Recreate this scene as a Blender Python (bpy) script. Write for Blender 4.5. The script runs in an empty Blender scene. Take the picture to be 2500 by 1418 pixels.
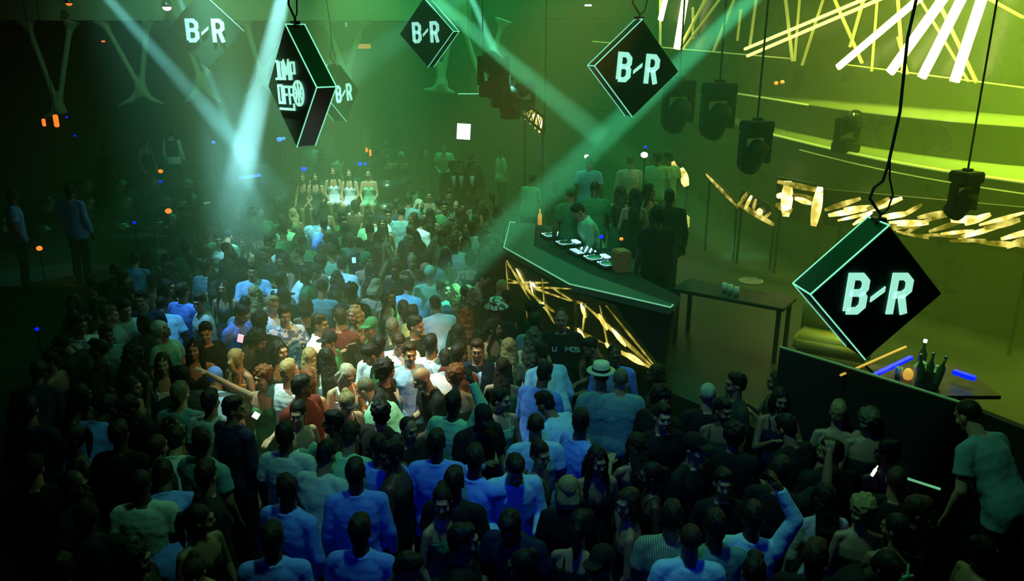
import bpy, bmesh, math, random
from mathutils import Vector, Matrix, noise
random.seed(11)
SC = bpy.context.scene
COL = SC.collection
rad = math.radians

# ------------------------------------------------------------------ camera
F, CX, CY, CAM_H, PITCH = 1950.0, 1250.0, 709.0, 5.0, rad(17.5)
cam_data = bpy.data.cameras.new('camera')
cam_data.sensor_width = 36.0
cam_data.lens = F / 2500.0 * 36.0
cam_data.clip_end = 200
cam = bpy.data.objects.new('camera', cam_data)
COL.objects.link(cam)
cam.location = (0, 0, CAM_H)
cam.rotation_euler = (math.pi / 2 - PITCH, 0, 0)
SC.camera = cam

# ------------------------------------------------------------------ view, world, light
SC.view_settings.view_transform = 'Standard'
SC.view_settings.look = 'None'
SC.view_settings.gamma = 1
SC.view_settings.use_curve_mapping = False
SC.view_settings.exposure = 0.0
SC.cycles.volume_bounces = 0
SC.cycles.max_bounces = 4
SC.cycles.diffuse_bounces = 2
SC.cycles.glossy_bounces = 3
SC.cycles.transmission_bounces = 2
SC.cycles.transparent_max_bounces = 8
SC.cycles.use_denoising = True
SC.cycles.adaptive_threshold = 0.03
SC.cycles.sample_clamp_indirect = 4.0
world = bpy.data.worlds.new('world')
SC.world = world
world.use_nodes = True
world.node_tree.nodes['Background'].inputs[0].default_value = (0.006, 0.03, 0.015, 1)
world.node_tree.nodes['Background'].inputs[1].default_value = 0.15


def ray(x, y):
    a, b = (x - CX) / F, -(y - CY) / F
    return Vector((a, math.cos(PITCH) + b * math.sin(PITCH), -math.sin(PITCH) + b * math.cos(PITCH)))


def at_z(x, y, z):
    d = ray(x, y)
    return Vector((0, 0, CAM_H)) + d * ((z - CAM_H) / d.z)


def at_y(x, y, Y):
    d = ray(x, y)
    return Vector((0, 0, CAM_H)) + d * (Y / d.y)


def at_d(x, y, D):
    return Vector((0, 0, CAM_H)) + ray(x, y).normalized() * D


def aim(o, target):
    o.rotation_euler = (Vector(target) - o.location).to_track_quat('-Z', 'Y').to_euler()


def area_light(name, loc, target, size, power, color, size_y=None, spread=180):
    d = bpy.data.lights.new(name, 'AREA')
    d.energy = power
    d.color = color
    d.size = size
    d.spread = rad(spread)
    if size_y:
        d.shape = 'RECTANGLE'
        d.size_y = size_y
    o = bpy.data.objects.new(name, d)
    COL.objects.link(o)
    o.location = loc
    aim(o, target)
    return o


def spot_light(name, loc, target, angle, power, color, blend=1.0, radius=0.05):
    d = bpy.data.lights.new(name, 'SPOT')
    d.energy = power
    d.color = color
    d.spot_size = rad(angle)
    d.spot_blend = blend
    d.shadow_soft_size = radius
    o = bpy.data.objects.new(name, d)
    COL.objects.link(o)
    o.location = loc
    aim(o, target)
    return o


# unseen lamps above the frame: green ambient fill, coloured washes and keys
area_light('green_wash', (1.5, 22, 8.8), (1.5, 20, 0), 13, 600, (0.05, 1.0, 0.30), 5, 110)  # unseen ambient fill for the green haze
area_light('green_wash_mid', (2.0, 13, 8.6), (1.5, 12, 0), 7, 115, (0.08, 1.0, 0.34), 5, 110)
area_light('yellow_wash', (9.6, 12.2, 8.8), (9.4, 11.4, 0), 6, 2000, (0.62, 1.0, 0.06), 7, 58)  # unseen area lamp added to turn the right-hand haze yellow
area_light('video_wall_fill', (9.0, 16.0, 9.3), (9.0, 15.5, 2.0), 7, 620, (0.72, 1.0, 0.08), 2.5, 60)  # unseen lamp added to simulate the glow of the light bars
spot_light('column_fill', (-7, 16.5, 8.8), (-9, 24, 4.6), 60, 1000, (0.22, 1.0, 0.38), 1.0, 0.3)  # unseen spot added to brighten the balcony columns
spot_light('blue_wash', (-0.5, 1.0, 6.8), (0.5, 7.4, 1.2), 48, 380, (0.005, 0.03, 1.0), 1.0, 0.2)
spot_light('green_front', (0.2, 5.0, 9.0), (0.9, 7.2, 1.2), 84, 700, (0.22, 1.0, 0.52), 1.0, 0.3)
spot_light('bench_key', (-3.2, 16.2, 8.6), at_y(830, 455, 19.2), 22, 9000, (0.45, 1.0, 0.50), 1.0, 0.1)  # extra unseen spot brightening the seated girls
spot_light('centre_key', (-3.6, 8.2, 8.6), at_z(880, 880, 1.6), 29, 8500, (0.58, 1.0, 0.64), 1.0, 0.12)
spot_light('back_key', (-2.6, 14.5, 8.5), at_z(900, 450, 2.2), 40, 9000, (0.38, 1.0, 0.50), 1.0, 0.12)
spot_light('warm_key', (1.8, 6.8, 7.0), at_z(900, 840, 1.6), 30, 2200, (1.0, 0.42, 0.08), 1.0, 0.1)
spot_light('teal_key', (-5.2, 10.0, 8.4), at_z(740, 690, 1.6), 40, 4600, (0.22, 0.75, 0.95), 1.0, 0.12)
spot_light('dj_key', (0.2, 9.0, 8.2), at_z(1425, 560, 2.0), 18, 800, (0.30, 1.0, 0.60), 1.0, 0.1)  # unseen spot put in to lift the DJ

spot_light('plume_key', (-4.6, 12.6, 9.3), at_y(590, 560, 13.6), 12, 17000, (0.28, 1.0, 0.78), 1.0, 0.1)  # unseen spot added to light the smoke plume

# beam fixtures: source pixel, source distance, target pixel, depth of the target, cone angle, power, colour, density, extension past the target
BEAMS = [
    ((-90, -400), 14.5, (575, 345), 14.0, 4.0, 30000, (0.26, 0.95, 0.85), 0.11, 1.25),
    ((790, -420), 13.5, (592, 400), 14.0, 6.2, 58000, (0.36, 1.0, 0.90), 0.13, 1.08),
    ((325, -300), 16.0, (572, 345), 14.2, 2.6, 30000, (0.26, 0.95, 0.85), 0.12, 1.25),
    ((640, -350), 15.0, (1470, 340), 14.5, 4.2, 60000, (0.14, 1.0, 0.42), 0.09, 1.0),
    ((1010, -330), 17.0, (1335, 420), 15.0, 2.8, 80000, (0.18, 1.0, 0.58), 0.12, 1.0),
    ((2470, -600), 13.0, (1080, 705), 10.6, 3.6, 75000, (0.10, 1.0, 0.42), 0.09, 1.04),
    ((1500, -260), 22.0, (660, 300), 17.0, 5.5, 26000, (0.12, 0.8, 0.50), 0.05, 1.0),
]


# ------------------------------------------------------------------ materials
def new_mat(name):
    m = bpy.data.materials.new(name)
    m.use_nodes = True
    nt = m.node_tree
    return m, nt, nt.nodes['Principled BSDF']


def mat(name, color, rough=0.6, metal=0.0, spec=0.5, emit=None, strength=0.0, noise_scale=None, noise_amt=0.25, bump=0.0):
    m, nt, b = new_mat(name)
    b.inputs['Base Color'].default_value = (*color, 1)
    b.inputs['Roughness'].default_value = rough
    b.inputs['Metallic'].default_value = metal
    b.inputs['Specular IOR Level'].default_value = spec
    if emit:
        b.inputs['Emission Color'].default_value = (*emit, 1)
        b.inputs['Emission Strength'].default_value = strength
    if noise_scale:
        tc = nt.nodes.new('ShaderNodeTexCoord')
        n = nt.nodes.new('ShaderNodeTexNoise')
        n.inputs['Scale'].default_value = noise_scale
        n.inputs['Detail'].default_value = 4
        nt.links.new(tc.outputs['Object'], n.inputs['Vector'])
        r = nt.nodes.new('ShaderNodeMapRange')
        r.inputs['To Min'].default_value = max(0.02, rough - noise_amt)
        r.inputs['To Max'].default_value = min(1, rough + noise_amt)
        nt.links.new(n.outputs['Fac'], r.inputs['Value'])
        nt.links.new(r.outputs['Result'], b.inputs['Roughness'])
        if bump:
            bp = nt.nodes.new('ShaderNodeBump')
            bp.inputs['Strength'].default_value = bump
            nt.links.new(n.outputs['Fac'], bp.inputs['Height'])
            nt.links.new(bp.outputs['Normal'], b.inputs['Normal'])
    return m


def object_colour_mat(name, rough, bump_scale=30.0, bump=0.25, stretch=(1, 1, 1), spec=0.3, dist=0.01, variation=0.25):
    """base colour read from the object's own colour, with a procedural weave / strand bump"""
    m, nt, b = new_mat(name)
    oi = nt.nodes.new('ShaderNodeObjectInfo')
    tc = nt.nodes.new('ShaderNodeTexCoord')
    mp = nt.nodes.new('ShaderNodeMapping')
    mp.inputs['Scale'].default_value = stretch
    n = nt.nodes.new('ShaderNodeTexNoise')
    n.inputs['Scale'].default_value = bump_scale
    n.inputs['Detail'].default_value = 3
    nt.links.new(tc.outputs['Object'], mp.inputs['Vector'])
    nt.links.new(mp.outputs['Vector'], n.inputs['Vector'])
    bp = nt.nodes.new('ShaderNodeBump')
    bp.inputs['Strength'].default_value = bump
    bp.inputs['Distance'].default_value = dist
    nt.links.new(n.outputs['Fac'], bp.inputs['Height'])
    nt.links.new(bp.outputs['Normal'], b.inputs['Normal'])
    mx = nt.nodes.new('ShaderNodeMix')
    mx.data_type = 'RGBA'
    mx.blend_type = 'MULTIPLY'
    mx.inputs[0].default_value = variation
    nt.links.new(oi.outputs['Color'], mx.inputs[6])
    nt.links.new(n.outputs['Fac'], mx.inputs[7])
    nt.links.new(mx.outputs[2], b.inputs['Base Color'])
    b.inputs['Roughness'].default_value = rough
    b.inputs['Specular IOR Level'].default_value = spec
    return m


M = {}
M['floor'] = mat('dance_floor', (0.010, 0.012, 0.010), 0.35, noise_scale=3)
M['wall'] = mat('dark_wall', (0.012, 0.018, 0.014), 0.75, noise_scale=2)
M['wallgloss'] = mat('glossy_dark_wall', (0.02, 0.035, 0.015), 0.30, noise_scale=1.2, noise_amt=0.12)
M['black'] = mat('black_metal', (0.008, 0.009, 0.008), 0.42, metal=0.2, noise_scale=8)
M['matte'] = mat('matte_black', (0.006, 0.006, 0.006), 0.8)
M['deck'] = mat('stage_deck', (0.006, 0.008, 0.005), 0.42, noise_scale=1.0, noise_amt=0.10)
M['glossdeck'] = mat('terrace_gloss', (0.16, 0.18, 0.08), 0.22, noise_scale=0.8, noise_amt=0.10)
M['column'] = mat('column_paint', (0.40, 0.52, 0.30), 0.7, noise_scale=14, bump=0.3)
M['counter'] = mat('counter_top', (0.05, 0.085, 0.06), 0.45, noise_scale=1.5, noise_amt=0.12)
M['edge'] = mat('edge_trim', (0.3, 0.6, 0.4), 0.3, emit=(0.30, 0.95, 0.45), strength=0.40)
M['edgedim'] = mat('edge_trim_dim', (0.1, 0.3, 0.1), 0.3, emit=(0.12, 0.5, 0.18), strength=0.2)
M['edgey'] = mat('edge_trim_yellow', (0.6, 0.65, 0.2), 0.3, emit=(0.55, 0.75, 0.12), strength=0.4)
M['signface'] = mat('sign_face', (0.008, 0.03, 0.016), 0.5, noise_scale=2)
M['signside'] = mat('sign_side', (0.01, 0.05, 0.015), 0.2, noise_scale=2)
M['letter'] = mat('sign_letter', (0.6, 1, 0.9), 0.4, emit=(0.42, 1.0, 0.76), strength=0.82)
M['signedge'] = mat('sign_edge_light', (0.4, 0.9, 0.7), 0.4, emit=(0.28, 0.95, 0.60), strength=0.85)
M['tube'] = mat('led_tube', (1, 1, 0.6), 0.4, emit=(1.0, 0.93, 0.30), strength=5)
M['tubedim'] = mat('led_tube_dim', (1, 1, 0.4), 0.4, emit=(0.70, 0.80, 0.10), strength=0.26)
M['tubemid'] = mat('led_tube_half', (1, 1, 0.4), 0.4, emit=(1.0, 0.90, 0.22), strength=1.9)
M['screenglow'] = mat('led_or_reflection_streak', (1, 0.9, 0.3), 0.4, emit=(0.85, 0.60, 0.05), strength=0.55)
M['screenhot'] = mat('led_or_reflection_hot', (1, 0.95, 0.5), 0.4, emit=(1.0, 0.82, 0.22), strength=1.35)
M['streakback'] = mat('led_or_reflection_back', (0.02, 0.022, 0.008), 0.35, emit=(0.30, 0.34, 0.02), strength=0.008)
M['blue'] = mat('blue_led', (0.0, 0.02, 1.0), 0.4, emit=(0.0, 0.01, 1.0), strength=1.6)
M['bluesoft'] = mat('pale_blue_led', (0.2, 0.5, 1.0), 0.4, emit=(0.08, 0.30, 1.0), strength=1.2)
M['orange'] = mat('amber_led', (1.0, 0.3, 0.05), 0.4, emit=(1.0, 0.22, 0.02), strength=1.6)
M['amberdim'] = mat('amber_strip', (1.0, 0.5, 0.1), 0.4, emit=(0.80, 0.42, 0.06), strength=0.7)
def picture_mat(name, ca, cb, lo, hi, scale):
    m, nt, b = new_mat(name)
    b.inputs['Base Color'].default_value = (0.02, 0.02, 0.01, 1)
    tc = nt.nodes.new('ShaderNodeTexCoord')
    n = nt.nodes.new('ShaderNodeTexNoise')
    n.inputs['Scale'].default_value = scale
    n.inputs['Detail'].default_value = 2
    nt.links.new(tc.outputs['Object'], n.inputs['Vector'])
    r = nt.nodes.new('ShaderNodeMapRange')
    r.inputs['From Min'].default_value = 0.38
    r.inputs['From Max'].default_value = 0.68
    r.inputs['To Min'].default_value = lo
    r.inputs['To Max'].default_value = hi
    nt.links.new(n.outputs['Fac'], r.inputs['Value'])
    cr = nt.nodes.new('ShaderNodeValToRGB')
    cr.color_ramp.elements[0].position = 0.4
    cr.color_ramp.elements[0].color = (*ca, 1)
    cr.color_ramp.elements[1].position = 0.7
    cr.color_ramp.elements[1].color = (*cb, 1)
    nt.links.new(n.outputs['Fac'], cr.inputs['Fac'])
    nt.links.new(cr.outputs['Color'], b.inputs['Emission Color'])
    nt.links.new(r.outputs['Result'], b.inputs['Emission Strength'])
    return m


M['screenglow'] = picture_mat('led_or_reflection_streak', (0.55, 0.42, 0.02), (1.0, 0.85, 0.18), 0.25, 1.1, 5.0)
M['screenhot'] = picture_mat('led_or_reflection_hot', (1.0, 0.80, 0.12), (1.0, 0.95, 0.5), 0.9, 2.6, 6.0)
M['white'] = mat('white_screen', (1, 1, 1), 0.4, emit=(1.0, 0.86, 1.0), strength=2.6)
M['darkglass'] = mat('dark_glass', (0.01, 0.015, 0.01), 0.15)
M['lens'] = mat('lamp_lens', (1, 0.95, 0.7), 0.2, emit=(1.0, 0.95, 0.75), strength=2.0)
M['lensdim'] = mat('lamp_lens_green', (0.5, 1, 0.7), 0.2, emit=(0.35, 0.95, 0.55), strength=0.5)
M['knob'] = mat('control_light', (0.5, 0.9, 0.95), 0.3, emit=(0.40, 0.85, 0.90), strength=1.8)
M['metal'] = mat('brushed_metal', (0.35, 0.42, 0.40), 0.3, metal=0.9, noise_scale=20)
M['glass'] = mat('bottle_glass', (0.05, 0.10, 0.05), 0.12, spec=0.7)
M['cup'] = mat('clear_cup', (0.55, 0.65, 0.55), 0.25)
M['leather'] = mat('black_leather', (0.012, 0.014, 0.012), 0.28, noise_scale=5, bump=0.35)
M['cable'] = mat('cable_rubber', (0.004, 0.006, 0.004), 0.6)
M['amberfab'] = mat('amber_case', (0.55, 0.20, 0.07), 0.7, noise_scale=10)
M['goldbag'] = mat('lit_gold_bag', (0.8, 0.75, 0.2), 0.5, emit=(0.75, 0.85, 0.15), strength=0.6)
M['hatstraw'] = mat('straw', (0.55, 0.60, 0.42), 0.8, noise_scale=60, bump=0.5)
M['skin'] = object_colour_mat('skin', 0.5, 60, 0.08, spec=0.4, variation=0.15)
M['lips'] = mat('lips', (0.25, 0.06, 0.04), 0.45)
M['eye'] = mat('eye_brow', (0.015, 0.010, 0.008), 0.5)
M['eyewhite'] = mat('eye_white', (0.5, 0.48, 0.42), 0.35)
M['cloth'] = object_colour_mat('cloth', 0.8, 14, 0.5, spec=0.2, dist=0.02)
M['hair'] = object_colour_mat('hair', 0.6, 40, 0.9, (1, 1, 0.12), 0.25, 0.01, 0.7)


def striped(name, a, b_, scale, direction='X'):
    m, nt, b = new_mat(name)
    tc = nt.nodes.new('ShaderNodeTexCoord')
    w = nt.nodes.new('ShaderNodeTexWave')
    w.bands_direction = direction
    w.inputs['Scale'].default_value = scale
    w.inputs['Distortion'].default_value = 0.4
    cr = nt.nodes.new('ShaderNodeValToRGB')
    cr.color_ramp.elements[0].position = 0.45
    cr.color_ramp.elements[0].color = (*a, 1)
    cr.color_ramp.elements[1].position = 0.55
    cr.color_ramp.elements[1].color = (*b_, 1)
    nt.links.new(tc.outputs['Object'], w.inputs['Vector'])
    nt.links.new(w.outputs['Fac'], cr.inputs['Fac'])
    nt.links.new(cr.outputs['Color'], b.inputs['Base Color'])
    b.inputs['Roughness'].default_value = 0.8
    return m


def blotched(name, a, b_, scale):
    m, nt, b = new_mat(name)
    tc = nt.nodes.new('ShaderNodeTexCoord')
    w = nt.nodes.new('ShaderNodeTexNoise')
    w.inputs['Scale'].default_value = scale
    cr = nt.nodes.new('ShaderNodeValToRGB')
    cr.color_ramp.elements[0].position = 0.47
    cr.color_ramp.elements[0].color = (*a, 1)
    cr.color_ramp.elements[1].position = 0.53
    cr.color_ramp.elements[1].color = (*b_, 1)
    nt.links.new(tc.outputs['Object'], w.inputs['Vector'])
    nt.links.new(w.outputs['Fac'], cr.inputs['Fac'])
    nt.links.new(cr.outputs['Color'], b.inputs['Base Color'])
    b.inputs['Roughness'].default_value = 0.8
    return m


M['stripes'] = striped('striped_cloth', (0.02, 0.02, 0.02), (0.42, 0.55, 0.35), 26)
M['paisley'] = blotched('patterned_cloth', (0.03, 0.06, 0.04), (0.60, 0.80, 0.60), 26)
M['floral'] = blotched('floral_cloth', (0.10, 0.16, 0.30), (0.75, 0.80, 0.85), 16)


# ------------------------------------------------------------------ mesh helpers
def link(name, me, m=None, parent=None, smooth=False):
    o = bpy.data.objects.new(name, me)
    COL.objects.link(o)
    if m is not None:
        for x in (m if isinstance(m, (list, tuple)) else [m]):
            me.materials.append(x)
    if parent is not None:
        o.parent = parent
    if smooth:
        for p in me.polygons:
            p.use_smooth = True
    return o


def obj(name, bm, m=None, parent=None, smooth=False):
    me = bpy.data.meshes.new(name)
    bm.normal_update()
    bm.to_mesh(me)
    bm.free()
    return link(name, me, m, parent, smooth)


def tag(o, label, cat, group=None, kind=None):
    o['label'] = label
    o['category'] = cat
    if group:
        o['group'] = group
    if kind:
        o['kind'] = kind
    return o


def struct(o, label=None):
    o['kind'] = 'structure'
    if label:
        o['label'] = label
    return o


def empty(name, loc=(0, 0, 0), rz=0.0, rot=None):
    o = bpy.data.objects.new(name, None)
    COL.objects.link(o)
    o.location = loc
    o.rotation_euler = rot if rot is not None else (0, 0, rz)
    o.empty_display_size = 0.1
    return o


def add_box(bm, c, s, M4=None):
    r = bmesh.ops.create_cube(bm, size=1.0)
    m = Matrix.Translation(c) @ Matrix.Diagonal((*s, 1))
    bmesh.ops.transform(bm, matrix=(M4 @ m) if M4 is not None else m, verts=r['verts'])
    return r['verts']


def add_bar(bm, a, b, w, t, up=(0, 0, 1)):
    """rectangular bar from a to b, w across and t thick"""
    a, b, up = Vector(a), Vector(b), Vector(up)
    d = b - a
    if d.length < 1e-6:
        return
    z = d.normalized()
    x = z.cross(up)
    if x.length < 1e-4:
        x = z.cross(Vector((0, 1, 0)))
    x.normalize()
    y = z.cross(x)
    m = Matrix((x, y, z)).transposed().to_4x4()
    m.translation = (a + b) / 2
    add_box(bm, (0, 0, 0), (w, t, d.length), m)


def add_tube(bm, pts, radii, seg=8, caps=True):
    pts = [Vector(p) for p in pts]
    if not isinstance(radii, (list, tuple)):
        radii = [radii] * len(pts)
    rings = []
    prev = None
    for i, p in enumerate(pts):
        if i == 0:
            d = pts[1] - pts[0]
        elif i == len(pts) - 1:
            d = pts[-1] - pts[-2]
        else:
            d = (pts[i + 1] - pts[i]).normalized() + (pts[i] - pts[i - 1]).normalized()
        d = d.normalized() if d.length > 1e-7 else Vector((0, 0, 1))
        if prev is None:
            x = d.cross(Vector((0, 0, 1)))
            if x.length < 1e-3:
                x = d.cross(Vector((0, 1, 0)))
            x.normalize()
        else:
            x = (prev - d * prev.dot(d)).normalized()
        prev = x
        y = d.cross(x)
        rings.append([bm.verts.new(p + (x * math.cos(2 * math.pi * k / seg) + y * math.sin(2 * math.pi * k / seg)) * radii[i]) for k in range(seg)])
    for a, b in zip(rings, rings[1:]):
        for k in range(seg):
            bm.faces.new((a[k], a[(k + 1) % seg], b[(k + 1) % seg], b[k]))
    if caps:
        bm.faces.new(rings[0][::-1])
        bm.faces.new(rings[-1])


def add_ell(bm, c, r, M4=None, seg=16):
    q = bmesh.ops.create_uvsphere(bm, u_segments=seg, v_segments=max(6, seg // 2 + 2), radius=1.0)
    m = Matrix.Translation(c) @ Matrix.Diagonal((*r, 1))
    bmesh.ops.transform(bm, matrix=(M4 @ m) if M4 is not None else m, verts=q['verts'])


def add_loft(bm, rings, M4=None, seg=20, power=2.3):
    """rings of (centre, rx, ry[, tilt matrix]) joined into a closed solid with superellipse sections"""
    vs = []
    for ring in rings:
        c, rx, ry = Vector(ring[0]), ring[1], ring[2]
        T = ring[3] if len(ring) > 3 else None
        row = []
        for k in range(seg):
            t = 2 * math.pi * k / seg
            cx, sy = math.cos(t), math.sin(t)
            v = Vector((rx * math.copysign(abs(cx) ** (2 / power), cx), ry * math.copysign(abs(sy) ** (2 / power), sy), 0))
            if T is not None:
                v = T @ v
            v = c + v
            if M4 is not None:
                v = M4 @ v
            row.append(bm.verts.new(v))
        vs.append(row)
    for a, b in zip(vs, vs[1:]):
        for k in range(seg):
            bm.faces.new((a[k], a[(k + 1) % seg], b[(k + 1) % seg], b[k]))
    bm.faces.new(vs[0][::-1])
    bm.faces.new(vs[-1])


def add_cap(bm, a, b, ra, rb, seg=12):
    """tapered capsule"""
    a, b = Vector(a), Vector(b)
    add_tube(bm, [a, b], [ra, rb], seg)
    add_ell(bm, a, (ra, ra, ra), seg=seg)
    add_ell(bm, b, (rb, rb, rb), seg=seg)


def add_prism(bm, pts, vec):
    """polygon extruded along vec"""
    vec = Vector(vec)
    a = [bm.verts.new(Vector(p)) for p in pts]
    b = [bm.verts.new(Vector(p) + vec) for p in pts]
    n = len(a)
    bm.faces.new(a[::-1])
    bm.faces.new(b)
    for i in range(n):
        bm.faces.new((a[i], a[(i + 1) % n], b[(i + 1) % n], b[i]))


def add_lathe(bm, prof, seg=20, M4=None):
    """(radius, z) profile revolved"""
    rows = []
    for r, z in prof:
        row = []
        for k in range(seg):
            t = 2 * math.pi * k / seg
            v = Vector((max(r, 1e-4) * math.cos(t), max(r, 1e-4) * math.sin(t), z))
            row.append(bm.verts.new(M4 @ v if M4 is not None else v))
        rows.append(row)
    for a, b in zip(rows, rows[1:]):
        for k in range(seg):
            bm.faces.new((a[k], a[(k + 1) % seg], b[(k + 1) % seg], b[k]))
    bm.faces.new(rows[0][::-1])
    bm.faces.new(rows[-1])


def remeshed(bm, voxel, smooth_iter=3, disp=None, ratio=0.4):
    """fuse the overlapping solids of bm into one continuous surface and return the mesh"""
    me = bpy.data.meshes.new('tmp')
    bmesh.ops.recalc_face_normals(bm, faces=bm.faces)
    bm.to_mesh(me)
    bm.free()
    o = bpy.data.objects.new('tmp', me)
    COL.objects.link(o)
    r = o.modifiers.new('r', 'REMESH')
    r.mode = 'VOXEL'
    r.voxel_size = voxel
    if smooth_iter:
        s = o.modifiers.new('s', 'SMOOTH')
        s.iterations = smooth_iter
        s.factor = 0.5
    if disp:
        tx = bpy.data.textures.new('folds', 'CLOUDS')
        tx.noise_scale = disp[0]
        tx.noise_depth = 1
        d = o.modifiers.new('d', 'DISPLACE')
        d.texture = tx
        d.strength = disp[1]
        d.mid_level = 0.5
    dc = o.modifiers.new('c', 'DECIMATE')
    dc.ratio = ratio
    dg = bpy.context.evaluated_depsgraph_get()
    out = bpy.data.meshes.new_from_object(o.evaluated_get(dg))
    bpy.data.objects.remove(o)
    bpy.data.meshes.remove(me)
    for p in out.polygons:
        p.use_smooth = True
    return out

# ------------------------------------------------------------------ room shell
def box_obj(name, c, s, m, parent=None):
    bm = bmesh.new()
    add_box(bm, c, s)
    return obj(name, bm, m, parent)


struct(box_obj('floor', (0, 14, -0.1), (44, 40, 0.2), M['floor']))
struct(box_obj('wall_back', (0, 33.8, 5), (44, 0.3, 10.4), M['wall']))
struct(box_obj('wall_left', (-21.9, 14, 5), (0.3, 40, 10.4), M['wall']))
struct(box_obj('wall_right', (21.9, 14, 5), (0.3, 40, 10.4), M['wall']))
struct(box_obj('wall_front', (0, -5.9, 5), (44, 0.3, 10.4), M['wall']))
struct(box_obj('ceiling', (0, 14, 10.1), (44, 40, 0.2), M['wall']))

# the haze that hangs in the whole room
bm = bmesh.new()
add_box(bm, (0, 20.3, 5.0), (43.4, 26.6, 9.8))
hz = obj('haze', bm)
hm = bpy.data.materials.new('haze')
hm.use_nodes = True
hm.node_tree.nodes.remove(hm.node_tree.nodes['Principled BSDF'])
vs = hm.node_tree.nodes.new('ShaderNodeVolumeScatter')
vs.inputs['Color'].default_value = (0.85, 1.0, 0.45, 1)
vs.inputs['Density'].default_value = 0.030
vs.inputs['Anisotropy'].default_value = 0.2
hm.node_tree.links.new(vs.outputs[0], hm.node_tree.nodes['Material Output'].inputs['Volume'])
hz.data.materials.append(hm)
tag(hz, 'thin green stage haze hanging through the whole room', 'haze', kind='stuff')

# ------------------------------------------------------------------ light beams: dense smoke lit by a narrow fixture above the frame
BEAM_LABELS = [
    'teal light beam slanting down from above the left hanging sign',
    'wide bright white-green light beam passing beside the JUMP OFF sign',
    'thin teal light beam coming down under the upper left sign',
    'broad green light beam falling rightwards toward the lamp cluster',
    'narrow teal light beam crossing the broad green one at top centre',
    'long green light beam from top right across the sign to the crowd',
    'faint wide blue-green light beam falling left of the centre sign',
]
for i, (sp, sd, tp, tY, ang, power, colr, dens, ext) in enumerate(BEAMS):
    s, t = at_d(sp[0], sp[1], sd), at_y(tp[0], tp[1], tY)
    spot_light('beam_lamp', s, t, ang, power, colr, 0.7, 0.03)
    dv = (t - s) * ext
    L = dv.length
    bm = bmesh.new()
    q = dv.to_track_quat('Z', 'Y').to_matrix().to_4x4()
    q.translation = s
    r1 = math.tan(rad(ang / 2)) * L * 1.03
    add_lathe(bm, [(0.03, 0.0), (r1, L)], 20, q)
    b = obj('light_beam', bm)
    m = bpy.data.materials.new('beam_smoke')
    m.use_nodes = True
    m.node_tree.nodes.remove(m.node_tree.nodes['Principled BSDF'])
    v = m.node_tree.nodes.new('ShaderNodeVolumeScatter')
    v.inputs['Color'].default_value = (1, 1, 1, 1)
    v.inputs['Density'].default_value = dens
    m.node_tree.links.new(v.outputs[0], m.node_tree.nodes['Material Output'].inputs['Volume'])
    b.data.materials.append(m)
    tag(b, BEAM_LABELS[i], 'light beam', 'light beams in the haze', 'stuff')

bm = bmesh.new()
b0 = at_y(590, 590, 13.6)
add_ell(bm, (0, 0, 0), (1, 1, 1), None, 24)
o = obj('smoke_plume', bm)
o.location = (b0.x, b0.y, b0.z + 1.15)
o.scale = (0.80, 0.80, 2.1)
m = bpy.data.materials.new('plume_smoke')
m.use_nodes = True
nt = m.node_tree
nt.nodes.remove(nt.nodes['Principled BSDF'])
v = nt.nodes.new('ShaderNodeVolumeScatter')
v.inputs['Color'].default_value = (1, 1, 1, 1)
tc = nt.nodes.new('ShaderNodeTexCoord')
gr = nt.nodes.new('ShaderNodeTexGradient')
gr.gradient_type = 'SPHERICAL'
nt.links.new(tc.outputs['Object'], gr.inputs['Vector'])
mm_ = nt.nodes.new('ShaderNodeMath')
mm_.operation = 'MULTIPLY'
mm_.inputs[1].default_value = 0.6
nt.links.new(gr.outputs['Fac'], mm_.inputs[0])
nt.links.new(mm_.outputs[0], v.inputs['Density'])
nt.links.new(v.outputs[0], nt.nodes['Material Output'].inputs['Volume'])
o.data.materials.append(m)
tag(o, 'pale teal plume of smoke where the left light beams meet', 'smoke', kind='stuff')

# ------------------------------------------------------------------ upper balcony on the left with V columns
bm = bmesh.new()
add_box(bm, (-11.5, 24.6, 5.78), (20.6, 1.6, 0.5))
add_box(bm, (-11.5, 24.0, 5.60), (20.6, 0.5, 0.22))
struct(obj('trim_1', bm, M['column']), 'pale green edge beam of the upper balcony')
bm = bmesh.new()
add_box(bm, (-7, 29.4, 5.75), (30, 8.2, 0.3))
struct(obj('ceiling_1', bm, M['wall']), 'underside of the upper balcony')


def v_column(left, right, foot, feet, Y=24.0, lit=False):
    """two arms running down into one foot that forks again near the booths"""
    bm = bmesh.new()
    L, Rr, Ft = at_y(*left, Y), at_y(*right, Y), at_y(*foot, Y)
    L.z, Rr.z = 5.52, 5.52
    w = 0.085
    def arm(a, b):
        ps, rs = [], []
        for k in range(11):
            t = k / 10
            p = a.lerp(b, t)
            ps.append(p)
            rs.append(w + 0.22 * max(0, 1 - t * 6.5) ** 2 + 0.08 * max(0, 1 - (1 - t) * 6) ** 2)
        add_tube(bm, ps, rs, 10)
    arm(L, Ft)
    arm(Rr, Ft)
    add_ell(bm, Ft, (0.20, 0.14, 0.24))
    for f in feet:
        e = at_y(*f, Y)
        mid = Ft.lerp(e, 0.45) + Vector((0, 0, -0.10 + 0.22 * abs((e - Ft).x) * 0.0))
        add_tube(bm, [Ft, mid, e], [0.13, 0.09, 0.04], 10)
    me = remeshed(bm, 0.045, 4)
    return link('balcony_column', me, M['column'])


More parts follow.
